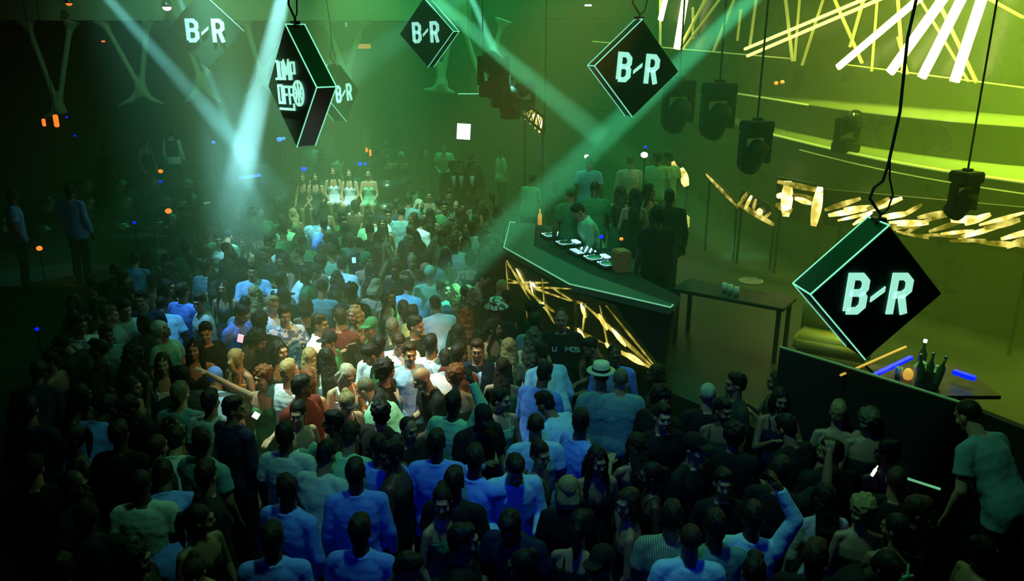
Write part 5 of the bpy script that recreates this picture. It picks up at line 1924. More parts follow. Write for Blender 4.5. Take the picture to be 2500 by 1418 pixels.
# ------------------------------------------------------------------ the crowd: (px, py, sex, pose, turn, top, colour, hair, hair colour, skin, label)
CAST = [
 # centre of the floor, lit
 (865, 768, 'f', 'stand', -25, 'dress', 'K', 'wavy', 'l', 'l', 'smiling woman with long wavy blonde hair in a black dress, centre of the crowd'),
 (782, 790, 'm', 'clap', 75, 'shirt', 'W', 'short', 'b', 't', 'bearded man in profile with white shirt and raised hands beside the smiling blonde'),
 (757, 872, 'f', 'stand', 180, 'dress', 'S', 'long', 'l', 'l', 'woman with straight pale blonde hair seen from behind, below the bearded man'),
 (797, 872, 'f', 'stand', 200, 'tank', 'W', 'long', 'k', 'l', 'woman with long black hair and white top seen from behind, next to the pale blonde'),
 (748, 922, 'f', 'turn', 170, 'tank', 'W', 'pony', 'r', 'l', 'woman with red hair tied back and white top, lit bright at centre left'),
 (848, 915, 'f', 'hunch', 40, 'tank', 'W', 'bob', 'w', 'l', 'woman with brightly lit white-blonde hair bending her head, centre'),
 (893, 950, 'm', 'bend', 250, 'tee', 'M', 'buzz', 'g', 'l', 'person in mint t-shirt bent over beside the white-blonde woman'),
 (848, 985, 'f', 'hunch', 35, 'tank', 'K', 'bun', 'l', 'l', 'woman with a bun and thin black straps looking down'),
 (705, 905, 'm', 'stand', 165, 'tee', 'W', 'short', 'l', 'l', 'sandy-haired man in white t-shirt seen from behind, left of the red-haired woman'),
 (738, 945, 'm', 'turn', 60, 'jacket', 'R', 'short', 'k', 'd', 'man with short black hair in dark maroon jacket'),
 (683, 856, 'f', 'turn', 10, 'dress', 'K', 'long', 'k', 'l', 'smiling dark-haired woman in black with a bright face, left of the pale blonde'),
 (578, 870, 'f', 'up', 150, 'crop', 'O', 'pony', 'l', 'l', 'woman with head tipped back and bare lit shoulders, left of the pointing woman'),
 (640, 922, 'f', 'point', -10, 'dress', 'G', 'curly', 'r', 'l', 'woman with curly auburn hair stretching one arm up to the left'),
 (525, 925, 'm', 'bend', 190, 'tee', 'L', 'cap', 'B', 'l', 'bent person with pale blue cap and light blue t-shirt, left of the pointing woman'),
 (905, 800, 'm', 'turn', -80, 'tee', 'G', 'cap', 'G', 'm', 'man in green cap and green t-shirt facing left, right of the smiling blonde'),
 (905, 866, 'm', 'hunch', -70, 'tee', 'G', 'short', 'k', 'm', 'man in plain green t-shirt leaning left, above the white-blonde woman'),
 (925, 843, 'm', 'stand', 185, 'shirt', 'W', 'short', 'k', 'm', 'man with black hair in large white shirt, back to the camera, centre'),
 (942, 905, 'm', 'turn', 80, 'jacket', 'K', 'curly', 'k', 'm', 'curly dark-haired man in black jacket, in profile right of the white shirt back'),
 (1030, 925, 'm', 'hunch', -60, 'tee', 'K', 'none', 'k', 't', 'bald man with warm lit crown looking down to the left'),
 (973, 838, 'm', 'hunch', 10, 'tee', 'W', 'quiff', 'b', 't', 'bearded man in white t-shirt looking down, face lit warm'),
 (1000, 864, 'm', 'stand', 20, 'tee', 'L', 'short', 'b', 't', 'man in light blue t-shirt shoulder to shoulder with the bearded man in white'),
 (1052, 842, 'm', 'stand', 170, 'shirt', 'W', 'short', 'k', 'm', 'man with black hair and white shirt turned away, right of the light blue t-shirt'),
 (1015, 795, 'm', 'turn', 25, 'tee', 'K', 'short', 'k', 'm', 'smiling dark-haired man in black, above the bearded man in white'),
 (1008, 768, 'm', 'turn', 120, 'shirt', 'Y', 'short', 'k', 'd', 'man in mustard shirt turning right, beside the smiling dark-haired man'),
 (958, 802, 'm', 'stand', 185, 'tee', 'D', 'short', 'g', 'l', 'man with short grey-blond hair seen from behind, above the warm-faced bearded man'),
 (1063, 745, 'm', 'bend', 200, 'shirt', 'W', 'short', 'k', 'm', 'leaning man in white shirt, back to the camera, right of the mustard shirt'),
 (950, 723, 'f', 'turn', 0, 'dress', 'K', 'long', 'k', 'm', 'woman with long black hair and orange-lit face above the centre'),
 (998, 700, 'm', 'bend', 170, 'shirt', 'L', 'short', 'k', 'm', 'leaning man in pale blue shirt, back to the camera, right of the orange-lit face'),
 (918, 700, 'f', 'hunch', 160, 'tank', 'G', 'bob', 'l', 'l', 'blonde head with green light on it, left of the woman with the orange-lit face'),
 (830, 775, 'm', 'turn', 160, 'tee', 'R', 'short', 'b', 't', 'man in dull red t-shirt half hidden behind the smiling blonde'),
 (835, 650, 'm', 'bend', 190, 'shirt', 'W', 'short', 'k', 'm', 'man in very bright white shirt, broad back to the camera, upper centre'),
 (858, 712, 'm', 'stand', 180, 'tee', 'K', 'curly', 'k', 'd', 'round dark head right in front of the bright white shirt back'),
 (770, 664, 'm', 'bend', 110, 'shirt', 'W', 'short', 'b', 't', 'man leaning right in a bright pale blue-white shirt'),
 (688, 684, 'm', 'stand', 140, 'vest', 'K', 'short', 'b', 't', 'man in dark waistcoat over rolled white sleeves, left of the leaning white shirt'),
 (665, 745, 'm', 'clap', 60, 'shirt', 'W', 'quiff', 'l', 'l', 'light-haired man clapping in profile beside the floral shirt'),
 (695, 770, 'm', 'clap', 30, 'shirt', 'W', 'short', 'b', 'l', 'man in blue and white patterned shirt with hands together'),
 (637, 786, 'm', 'stand', 175, 'tee', 'K', 'curly', 'k', 'd', 'dark round-haired head left of the clapping man'),
 (590, 768, 'm', 'hunch', 70, 'shirt', 'B', 'short', 'k', 'm', 'man in profile in bright blue shirt, left of the clapping man'),
 (615, 662, 'm', 'clap', 20, 'shirt', 'L', 'short', 'k', 'm', 'man in light blue shirt facing the camera with hands near his chin'),
 (622, 716, 'f', 'stand', 175, 'dress', 'G', 'long', 'l', 'l', 'woman with long green-lit blonde hair, back to the camera, below the light blue shirt'),
 (660, 590, 'm', 'turn', 30, 'jacket', 'K', 'short', 'k', 'm', 'man in dark jacket with pale collar, right of the beam pool'),
 (785, 640, 'f', 'stand', 150, 'dress', 'K', 'curly', 'k', 'm', 'woman with dark full hair between the leaning white shirt and the bright back'),
 # centre right, in front of the booth
 (1110, 596, 'm', 'stand', -5, 'tee', 'W', 'buzz', 'k', 'd', 'man in white t-shirt facing the camera inside the long green beam'),
 (1152, 556, 'm', 'stand', 170, 'shirt', 'W', 'short', 'k', 'd', 'man in loose white shirt, back to the camera, upper right of the crowd'),
 (1137, 592, 'f', 'turn', -40, 'dress', 'D', 'long', 'k', 'm', 'dark-haired woman between the two men in white near the booth'),
 (1078, 580, 'm', 'turn', -70, 'tee', 'M', 'short', 'k', 'm', 'man in pale green t-shirt in profile, left of the facing white t-shirt'),
 (1088, 622, 'f', 'stand', 160, 'dress', 'G', 'long', 'k', 'm', 'woman with long dark hair just below the facing man in white'),
 (1150, 634, 'f', 'hip', 170, 'crop', 'K', 'curly', 'b', 'l', 'woman with big curly hair and bare lit arm, back to the camera near the booth'),
 (1203, 597, 'm', 'stand', -10, 'jacket', 'K', 'buzz', 'b', 't', 'man in black jacket with green-lit face standing beside the booth corner'),
 (1083, 706, 'm', 'turn', 10, 'tee', 'T', 'short', 'b', 'l', 'man in dusky blue t-shirt, left of the blonde near the booth'),
 (1112, 712, 'f', 'stand', 175, 'dress', 'D', 'long', 'l', 'l', 'blonde woman, back to the camera, right of the dusky blue t-shirt'),
 (1145, 713, 'm', 'up', 70, 'tee', 'K', 'buzz', 'k', 'm', 'man in profile with his face raised, right of the blonde near the booth'),
 (1135, 770, 'f', 'stand', 180, 'jacket', 'D', 'wavy', 'r', 'l', 'woman with ginger wavy hair seen from behind, left of the patterned hat'),
 (1212, 752, 'm', 'stand', 170, 'tee', 'K', 'bucket', 'k', 'm', 'person in pale patterned bucket hat in front of the booth'),
 (1165, 856, 'm', 'stand', 0, 'jacket', 'N', 'short', 'b', 't', 'man with glasses in dark jacket over a light blue shirt'),
 (1243, 848, 'f', 'stand', 180, 'dress', 'D', 'long', 'l', 'l', 'woman with very long fair hair, back to the camera, below the patterned hat'),
 (1228, 898, 'f', 'stand', 175, 'tank', 'G', 'long', 'b', 'l', 'woman with long light brown hair directly below the very long fair hair'),
 (1303, 822, 'f', 'stand', 165, 'tee', 'C', 'wavy', 'g', 'l', 'woman with wavy fair hair and pale top in front of the gold lattice'),
 (1370, 778, 'm', 'stand', -5, 'tee', 'K', 'buzz', 'k', 'm', 'guard in black t-shirt with small white print, face to the camera before the lattice'),
 (1330, 912, 'm', 'hunch', 150, 'shirt', 'B', 'short', 'k', 'd', 'man with black hair and blue shirt with pale shoulder, below the wavy fair hair'),
 (1500, 868, 'm', 'stand', 5, 'shirt', 'B', 'buzz', 'k', 'd', 'man in vivid blue shirt facing the camera below the tip of the lattice'),
 (1467, 918, 'm', 'stand', 190, 'tee', 'T', 'fedora', 'k', 'm', 'person in straw fedora with dark band beside the vivid blue shirt'),
 (1515, 925, 'm', 'stand', 175, 'tee', 'T', 'buzz', 'g', 'l', 'grey cropped head right of the straw fedora'),
 (1120, 866, 'm', 'stand', 150, 'tee', 'R', 'short', 'k', 'm', 'man in dark red t-shirt left of the man with glasses'),
 (1115, 915, 'f', 'stand', 170, 'dress', 'D', 'curly', 'r', 'l', 'brown curly head left of the light brown long hair'),
 (1088, 880, 'm', 'bend', 180, 'shirt', 'P', 'short', 'k', 'm', 'man in lavender-grey shirt turned away, left of the brown curly head'),
 (1322, 862, 'm', 'bend', 200, 'shirt', 'L', 'short', 'k', 'd', 'bending man with a light blue sleeve just above the blue shirt with pale shoulder'),
 # left, beam pool and dim side
 (306, 755, 'm', 'drink', 30, 'shirt', 'W', 'short', 'k', 'l', 'man in crisp white shirt holding a bottle, brightly lit on the dim left side'),
 (268, 770, 'm', 'turn', 60, 'shirt', 'S', 'short', 'g', 'l', 'person with fair hair and white collar directly behind the crisp white shirt'),
 (192, 795, 'm', 'turn', 40, 'shirt', 'B', 'short', 'k', 'm', 'man in blue and white patterned shirt far on the dim left'),
 (330, 636, 'm', 'bend', 190, 'shirt', 'B', 'short', 'k', 'm', 'man in blue shirt with pointed collar seen from behind at the upper left crowd edge'),
 (457, 606, 'm', 'stand', 180, 'shirt', 'M', 'short', 'k', 'm', 'man in pale green shirt, broad back, left of the beam pool'),
 (447, 712, 'm', 'stand', 160, 'shirt', 'B', 'short', 'b', 'm', 'man in dusty blue shirt leaning toward the pale-shirted one in the beam pool'),
 (487, 738, 'm', 'turn', -60, 'shirt', 'S', 'short', 'b', 'l', 'man in pale grey shirt in the beam pool, right of the dusty blue shirt'),
 (395, 745, 'm', 'bend', 200, 'tee', 'L', 'buzz', 'k', 'd', 'stooping person with light blue back above the hooded blonde'),
 (396, 806, 'f', 'up', 60, 'tee', 'M', 'hood', 'C', 'l', 'fair woman in a pale head covering looking up to the right'),
 (502, 812, 'm', 'turnr', 60, 'tee', 'K', 'short', 'k', 'l', 'dark-haired man in black looking right with a lit face, under the beam pool'),
 (475, 852, 'f', 'stand', 5, 'dress', 'K', 'long', 'k', 'l', 'woman in black facing the camera, below the dark-haired man looking right'),
 (398, 888, 'f', 'stand', 20, 'tank', 'S', 'long', 'b', 'l', 'woman with long brown hair and pale lace top on the left'),
 (535, 585, 'm', 'turn', -30, 'shirt', 'S', 'short', 'k', 'm', 'person with pale shirt front inside the beam pool'),
 (505, 650, 'm', 'stand', 160, 'shirt', 'T', 'short', 'k', 'm', 'person in teal-lit shirt in the lower beam pool'),
 (95, 912, 'm', 'bend', 190, 'shirt', 'N', 'short', 'k', 'd', 'person in dim blue shirt at the far left edge of the crowd'),
 (262, 995, 'm', 'bend', 160, 'shirt', 'B', 'short', 'k', 'd', 'person in blue shirt with one arm bent, lower left'),
 (292, 1060, 'm', 'stand', 180, 'tee', 'K', 'short', 'k', 'd', 'dark head right in front of the lower left blue shirt'),
 (440, 962, 'm', 'stand', 175, 'tee', 'T', 'short', 'g', 'l', 'tall man with fair cropped hair and slate blue t-shirt on the left'),
 (385, 1092, 'm', 'turn', 120, 'tee', 'D', 'buzz', 'b', 'm', 'man with shaved head turning left, left of the pale shirt pair'),
 (430, 1075, 'm', 'bend', 190, 'shirt', 'S', 'short', 'k', 'm', 'bent person in light blue shirt at lower left'),
 (492, 1078, 'm', 'turn', 160, 'tee', 'T', 'short', 'k', 'm', 'man in light blue t-shirt, right of the bent light blue shirt'),
 (572, 998, 'm', 'turnr', 150, 'shirt', 'N', 'short', 'k', 'm', 'man with black swept hair and dark blue shirt, left of the phone holder'),
 (515, 980, 'm', 'stand', 170, 'tee', 'S', 'short', 'k', 'm', 'man in pale grey t-shirt between the slate blue and dark blue backs'),
 (505, 1160, 'm', 'turn', 120, 'tee', 'K', 'short', 'k', 'm', 'dark-haired man in black below the light blue t-shirt'),
 (400, 1160, 'm', 'bend', 200, 'shirt', 'B', 'short', 'k', 'd', 'person with blue shoulders just left of the dark-haired man in black'),
 (345, 1180, 'm', 'stand', 190, 'tee', 'S', 'buzz', 'k', 'd', 'big dark-haired man with a pale sleeve at the lower left'),
 (490, 1268, 'f', 'turn', 60, 'dress', 'K', 'pony', 'k', 'm', 'woman in black with a faintly lit face at the bottom left'),
 # lower centre
 (727, 1010, 'f', 'turnr', 50, 'dress', 'M', 'pony', 'k', 'l', 'woman in profile with pale mint dress, left of centre'),
 (698, 1062, 'm', 'stand', 175, 'tee', 'S', 'short', 'k', 'd', 'man in light teal t-shirt, back to the camera, below the mint dress'),
 (857, 1064, 'm', 'hunch', 165, 'tee', 'M', 'short', 'b', 'm', 'man with brown hair and light blue-green t-shirt bending his head'),
 (868, 1155, 'm', 'stand', 185, 'shirt', 'B', 'short', 'k', 'd', 'man with dark head and bluish shirt, left of the large blue back'),
 (955, 1110, 'm', 'turn', -100, 'tank', 'K', 'short', 'k', 'd', 'man in black top with pale trim, left of the large blue back'),
 (925, 1088, 'm', 'stand', 180, 'tee', 'B', 'buzz', 'k', 'd', 'small bright blue shirt patch left of the man in black top'),
 (1066, 1082, 'm', 'stand', 178, 'shirt', 'B', 'short', 'k', 'd', 'man in the large white shirt tinted blue, back to the camera, lower centre'),
 (1110, 1176, 'm', 'stand', 170, 'tee', 'K', 'short', 'k', 'd', 'dark round head at the right shoulder of the large blue shirt'),
 (1080, 1224, 'f', 'turnr', 50, 'tank', 'G', 'bun', 'k', 't', 'woman in profile with dark tied hair and bare shoulders below the large blue shirt'),
 (1160, 1120, 'm', 'hug', 150, 'shirt', 'B', 'short', 'k', 'd', 'person with a blue sleeve, right of the large blue shirt'),
 (1258, 1145, 'm', 'hunch', 10, 'shirt', 'L', 'short', 'k', 'm', 'man in bright blue-white shirt looking down, lower centre right'),
 (1307, 1038, 'm', 'stand', 185, 'tee', 'L', 'buzz', 'b', 't', 'man with shaved head and light shirt, back to the camera, above the bright blue-white shirt'),
 (1330, 985, 'm', 'bend', 230, 'tee', 'L', 'short', 'k', 'm', 'bending man in pale blue t-shirt behind the shaved head'),
 (1418, 1030, 'm', 'turn', 120, 'shirt', 'B', 'short', 'k', 'm', 'man in light blue shirt turning right, right of the shaved head'),
 (1320, 1110, 'f', 'turnr', 80, 'tank', 'D', 'bun', 'k', 'm', 'woman in profile between the shaved head and the bright blue-white shirt'),
 (1387, 1192, 'f', 'stand', 178, 'jacket', 'K', 'bob', 'l', 'l', 'woman with glossy blonde bob, back to the camera, lower centre right'),
 (1532, 1228, 'f', 'turn', -100, 'dress', 'K', 'bob', 'b', 'm', 'dark head with one pale rim-lit lock, right of the blonde bob'),
 (1458, 1125, 'f', 'drink', 10, 'dress', 'K', 'long', 'k', 'm', 'woman in black with a sparkling cup, above the blonde bob'),
 (1108, 985, 'm', 'raise', 160, 'shirt', 'M', 'short', 'k', 'd', 'man with one arm raised in a pale green sleeve, centre'),
 (1222, 975, 'f', 'turn', 20, 'tank', 'M', 'pony', 'k', 'l', 'woman with black choker and pale green top facing right'),
 (1180, 1020, 'm', 'hunch', 30, 'tee', 'K', 'cap', 'K', 'd', 'person in dark cap looking down, below the raised pale green sleeve'),
 (1245, 1286, 'm', 'hunch', -20, 'tee', 'N', 'short', 'k', 'd', 'man in dark t-shirt with blue edge bending his head at the bottom'),
 (700, 1196, 'm', 'turn', 160, 'shirt', 'B', 'short', 'k', 'd', 'man with an earring and vivid blue shirt at the lower left of centre'),
 (665, 1315, 'm', 'stand', 185, 'shirt', 'B', 'short', 'k', 'd', 'dark head with a blue sleeve at the bottom edge, left of centre'),
 (880, 1296, 'm', 'stand', 175, 'shirt', 'B', 'short', 'k', 'd', 'dark head with blue shirt strip at the bottom edge below the bluish shirt'),
 (798, 1110, 'm', 'hunch', 160, 'tee', 'S', 'short', 'k', 'm', 'person in pale teal t-shirt left of the brown-haired bending man'),
 # lower right
 (1640, 1262, 'm', 'stand', 170, 'tee', 'S', 'short', 'k', 'm', 'person in black and cream striped t-shirt at the bottom right'),
 (1685, 1316, 'm', 'stand', 175, 'tee', 'L', 'buzz', 'b', 'l', 'man with cropped hair and plain light blue t-shirt at the bottom edge'),
 (1745, 1285, 'm', 'stand', 180, 'tee', 'T', 'short', 'k', 'd', 'man in slate blue t-shirt between the cropped head and the raised arm'),
 (1838, 1264, 'm', 'raise', 172, 'shirt', 'L', 'short', 'k', 'd', 'man in light blue shirt seen from behind raising one arm high, bottom right'),
 (2012, 1212, 'f', 'stand', 180, 'shirt', 'P', 'long', 'k', 'm', 'person with long dark hair and blue and pink shirt, right of the raised arm'),
 (2105, 1242, 'f', 'stand', 170, 'dress', 'K', 'curly', 'l', 'l', 'woman with curly fair hair in a dark strappy dress, lower right'),
 (2185, 1290, 'f', 'turn', 170, 'tank', 'M', 'pony', 'k', 'm', 'woman in pale green sleeveless top, right of the curly fair hair'),
 (1727, 962, 'm', 'stand', 175, 'tee', 'K', 'buzz', 'w', 'l', 'person with pale cropped green-lit head below the stage edge'),
 (2046, 1006, 'f', 'phone', 160, 'crop', 'G', 'short', 'l', 'l', 'woman in green light with an arm bent over her head at the rail'),
 (2120, 1024, 'f', 'stand', 170, 'dress', 'D', 'curly', 'g', 'l', 'woman with big curly hair at the rail, right of the bent arm'),
 (1765, 1002, 'f', 'turn', -20, 'tank', 'D', 'short', 'k', 'm', 'person with round earrings, right of the pale cropped head'),
 (1618, 1018, 'm', 'stand', 10, 'tee', 'K', 'short', 'k', 'l', 'man with dimly lit face, left of the pale cropped head'),
 (1765, 1180, 'f', 'stand', 0, 'tee', 'K', 'short', 'k', 'm', 'woman with a faint round face above the raised hand'),
 (2245, 1250, 'm', 'turn', 20, 'tee', 'K', 'short', 'b', 'm', 'man with a faint warm face at the lower right, under the rail line'),
 (1905, 1150, 'm', 'phone', 150, 'tee', 'K', 'short', 'k', 'm', 'person in black reaching toward the glowing bottle'),
 # back rows in front of the girls
 (1025, 500, 'f', 'turn', 40, 'tank', 'M', 'long', 'w', 'l', 'woman with very bright white-blonde hair near the back of the crowd'),
 (1048, 478, 'f', 'stand', 0, 'tank', 'M', 'bun', 'k', 'l', 'woman with bright green-lit face right behind the white-blonde hair'),
 (1097, 478, 'm', 'stand', 180, 'tee', 'M', 'short', 'k', 'm', 'man in mid green t-shirt, back to the camera, at the back of the crowd'),
 (1085, 506, 'm', 'stand', 20, 'tee', 'G', 'short', 'k', 'm', 'man facing the camera in front of the mid green t-shirt'),
 (1050, 522, 'f', 'stand', 180, 'dress', 'K', 'long', 'k', 'm', 'woman with long dark hair, below the white-blonde hair'),
 (948, 524, 'm', 'turnr', 60, 'shirt', 'W', 'short', 'k', 'm', 'man with a white collar in profile, back centre'),
 (934, 548, 'f', 'stand', 5, 'dress', 'K', 'long', 'k', 'm', 'woman right in front of the man with the white collar'),
 (1034, 546, 'm', 'bend', 150, 'shirt', 'W', 'short', 'k', 'm', 'man showing a curved white sleeve, back centre right'),
 (790, 548, 'm', 'turn', 150, 'shirt', 'B', 'short', 'k', 'm', 'man in small bright blue and white shirt, back left of centre'),
 (772, 530, 'm', 'stand', 190, 'shirt', 'L', 'short', 'k', 'm', 'person with a pale collar left of the small blue and white shirt'),
 (868, 503, 'f', 'stand', 180, 'dress', 'K', 'curly', 'k', 'd', 'dark round hair in front of the girl in the green dress'),
 (790, 505, 'f', 'stand', 185, 'dress', 'K', 'long', 'k', 'm', 'dark hair in front of the girl in the white dress'),
 (905, 540, 'm', 'bend', 190, 'tee', 'M', 'short', 'k', 'm', 'person with dull green rounded back left of the white collar'),
 (1160, 490, 'f', 'stand', 190, 'tank', 'M', 'long', 'b', 'l', 'woman in pale green top at the back right of the crowd'),
 (1200, 480, 'f', 'turn', 150, 'tank', 'M', 'pony', 'k', 'l', 'woman in mint top, rightmost of the back rows'),
 (896, 635, 'f', 'turn', 0, 'dress', 'D', 'hood', 'G', 'l', 'face with a green head wrap above the centre of the crowd'),
 (1006, 640, 'f', 'hunch', 10, 'dress', 'G', 'bun', 'l', 'l', 'woman with green-lit forehead, left of the long dark hair in the beam'),
 (1050, 668, 'm', 'stand', 180, 'tee', 'M', 'cap', 'M', 'm', 'person in pale cap, lower end of the long green beam'),
 (965, 660, 'm', 'stand', 0, 'tee', 'K', 'short', 'k', 'd', 'man in dark t-shirt facing the camera above the green-lit blonde head'),
]

for row in CAST:
    px, py, sex, pose, rz, top, colr, hair, hc, sk, lab = row
    mt = None
    if 'striped t-shirt' in lab:
        mt = 'stripes'
    if 'patterned shirt' in lab:
        mt = 'floral'
    sc_ = 1.08 if (px, py) == (1370, 778) else 1.0
    o, h = person(px, py, sex, pose, rz, top, colr, hair, hc, sk, lab, scale=sc_, mat_top=mt, group='dancers in the crowd')

# seated and standing guests at the back lounge
GIRLS = [(740, 434, -15, 'dress', 'D', 'long', 'b', 't', 'girl in a strapless brown dress seated at the left end of the bench'),
         (769, 434, 10, 'dress', 'D', 'long', 'k', 't', 'girl in dark dress seated second from the left on the bench'),
         (812, 420, 15, 'dress', 'W', 'long', 'b', 't', 'girl in a white dress seated in the middle of the bench'),
         (852, 424, 0, 'dress', 'W', 'long', 'k', 'l', 'girl with long black hair and white outfit seated right of the white dress'),
         (899, 424, 0, 'dress', 'M', 'pony', 'k', 'l', 'girl in light green dress seated at the right end of the bench')]
for px, py, rz, top, colr, hair, hc, sk, lab in GIRLS:
    p = at_z(px, py, 1.62)
    person(px, py, 'f', 'sit', rz, top, colr, hair, hc, sk, lab, 'girls seated on the bench', Y=19.25, cat='person')
BACK = [
 (760, 352, 'm', 'stand', 175, 'shirt', 'S', 'short', 'g', 'l', 'man in pale blue-grey shirt, back to the camera, below the JUMP OFF sign', .5),
 (786, 392, 'f', 'turn', 20, 'jacket', 'D', 'hood', 'D', 'm', 'woman in dark hooded jacket behind the girl in the white dress', .35),
 (838, 384, 'm', 'bend', 80, 'shirt', 'C', 'short', 'b', 'm', 'man in pale peach shirt leaning right behind the bench', .4),
 (893, 294, 'f', 'clap', 70, 'dress', 'O', 'long', 'r', 'l', 'woman in sequined orange dress standing high on the back lounge seats', 1.0),
 (945, 412, 'f', 'stand', 0, 'dress', 'D', 'pony', 'k', 'l', 'woman with a green-lit face standing right of the seated girls', .3),
 (926, 405, 'm', 'turn', 30, 'tee', 'D', 'cap', 'D', 'm', 'man in dark cap right behind the girl in light green', .3),
 (980, 424, 'f', 'stand', 30, 'crop', 'K', 'bob', 'w', 't', 'blonde woman with short hair right of the seated girls', .3),
 (1000, 452, 'f', 'bend', 200, 'crop', 'C', 'long', 'k', 't', 'woman with bare back bending over in front of the short-haired blonde', .2),
 (796, 315, 'm', 'turn', 150, 'tee', 'M', 'short', 'b', 'l', 'man in pale green t-shirt right of the JUMP OFF sign tip', .6),
 (940, 350, 'm', 'stand', 10, 'tee', 'D', 'short', 'k', 'm', 'man in dull t-shirt in the haze right of the orange dress', .5),
 (985, 345, 'm', 'turn', 150, 'tee', 'D', 'short', 'k', 'd', 'second hazy figure right of the orange dress', .5),
 (1030, 350, 'f', 'stand', 170, 'dress', 'D', 'long', 'k', 'm', 'hazy long-haired figure left of the glowing screen', .5),
 (1083, 362, 'm', 'hunch', 0, 'tee', 'M', 'buzz', 'b', 'l', 'bald-looking figure with pale t-shirt below left of the glowing screen', .5),
 (1150, 385, 'm', 'stand', 185, 'jacket', 'D', 'short', 'k', 'd', 'dark-suited figure below right of the glowing screen', .4),
 (1225, 370, 'f', 'turn', 120, 'shirt', 'M', 'pony', 'b', 'l', 'pale green-lit figure in the haze near the booth', .4),
 (1105, 430, 'm', 'turn', 20, 'jacket', 'K', 'short', 'k', 'd', 'man in black jacket with white shirt front, left of the two waiters', .1),
 (1125, 428, 'm', 'stand', 5, 'jacket', 'K', 'short', 'k', 'm', 'waiter in black jacket and white shirt, middle of the three', .1),
 (1152, 432, 'm', 'turn', 10, 'jacket', 'K', 'short', 'k', 'm', 'waiter in black jacket, rightmost of the three', .1),
]
for px, py, sex, pose, rz, top, colr, hair, hc, sk, lab, zf in BACK:
    D_, P_, U_, hd_, a_ = rig(sex, pose)
    if zf < .9:
        front = 18.7 if px > 1080 else 20.75
        Y5, Y0 = at_z(px, py, .5 + hd_.translation.z).y, at_z(px, py, hd_.translation.z).y
        if Y5 >= front:
            zf = .5
        elif Y0 <= front - .3:
            zf = 0.0
        else:
            # stand just behind the platform edge
            zf = .5
            p_ = at_y(px, py, front)
            py = CY - F * ((p_.y * math.sin(PITCH) + (zf + hd_.translation.z - CAM_H) * math.cos(PITCH)) / (p_.y * math.cos(PITCH) - (zf + hd_.translation.z - CAM_H) * math.sin(PITCH)))
    else:
        zf = .97
    person(px, py, sex, pose, rz, top, colr, hair, hc, sk, lab, zfloor=zf)
LOUNGE = [
 (418, 326, 'm', 'stand', 180, 'vest', 'K', 'short', 'k', 'm', 'man in black waistcoat and white sleeves in the dark left lounge', .7),
 (354, 345, 'f', 'turn', 60, 'dress', 'D', 'long', 'k', 'm', 'dim woman left of the man in the black waistcoat', .7),
 (172, 466, 'm', 'stand', 170, 'shirt', 'B', 'short', 'k', 'd', 'person in dim blue shirt standing in the dark lounge at far left', .7),
 (30, 480, 'm', 'turn', 120, 'tee', 'B', 'short', 'k', 'd', 'barely lit figure at the left edge of the photo', .7),
 (255, 365, 'm', 'stand', 150, 'tee', 'K', 'short', 'k', 'd', 'very dark figure between the leftmost candle lamps', .7),
]
for px, py, sex, pose, rz, top, colr, hair, hc, sk, lab, zf in LOUNGE:
    person(px, py, sex, pose, rz, top, colr, hair, hc, sk, lab, zfloor=zf)
STAGE = [
 (1411, 516, 'm', 'desk', -72, 'shirt', 'M', 'short', 'k', 't', 'DJ in pale green long-sleeved top bending over the decks', 1.05, 12.0),
 (1438, 396, 'm', 'stand', 175, 'tee', 'L', 'buzz', 'k', 'm', 'man in blue and cream t-shirt, back to the camera, on the stage behind the DJ', 1.05, None),
 (1538, 394, 'm', 'stand', 180, 'shirt', 'C', 'buzz', 'b', 't', 'man in creamy lit shirt, back to the camera, on stage', 1.05, None),
 (1603, 386, 'm', 'turn', 170, 'tee', 'M', 'short', 'k', 'm', 'man in yellow-green t-shirt right of the creamy shirt', 1.05, None),
 (1630, 385, 'm', 'turn', 190, 'tee', 'M', 'short', 'k', 'm', 'man half hidden right of the yellow-green t-shirt', 1.05, None),
 (1452, 462, 'm', 'hunch', 175, 'tee', 'G', 'buzz', 'k', 'd', 'broad-shouldered man in green light directly behind the DJ', 1.05, None),
 (1393, 470, 'm', 'stand', 190, 'tee', 'G', 'cap', 'G', 'm', 'person in dull green cap, left of the broad-shouldered man', 1.05, None),
 (1586, 466, 'f', 'turn', 25, 'crop', 'G', 'long', 'k', 'l', 'woman with warm lit face and bare shoulder on stage', 1.05, None),
 (1634, 482, 'm', 'stand', 180, 'jacket', 'K', 'short', 'k', 'd', 'man in black standing with his back to the camera beside the glowing bag', 1.05, None),
 (1604, 526, 'm', 'stand', 190, 'tee', 'K', 'curly', 'k', 'd', 'dark curly head in front of the woman with the warm lit face', 1.05, None),
 (1515, 470, 'f', 'turn', 150, 'dress', 'G', 'long', 'b', 'l', 'long-haired woman in green light between the creamy shirt and the DJ', 1.05, None),
 (1548, 478, 'f', 'turn', 170, 'dress', 'D', 'long', 'k', 'l', 'woman with dark hair just below the creamy shirt', 1.05, None),
 (1300, 440, 'm', 'hunch', 150, 'tee', 'M', 'short', 'k', 'm', 'hazy figure inside the long beam left of the stage group', .3, None),
 (1355, 455, 'm', 'turn', 150, 'tee', 'G', 'short', 'k', 'm', 'hazy green figure just behind the far end of the booth', .3, None),
 (2363, 1014, 'm', 'bend', 205, 'tee', 'T', 'buzz', 'k', 'l', 'man leaning over by the rail with green-lit shoulder, right edge', .75, None),
]
for px, py, sex, pose, rz, top, colr, hair, hc, sk, lab, zf, Y in STAGE:
    person(px, py, sex, pose, rz, top, colr, hair, hc, sk, lab, zfloor=zf, Y=Y)

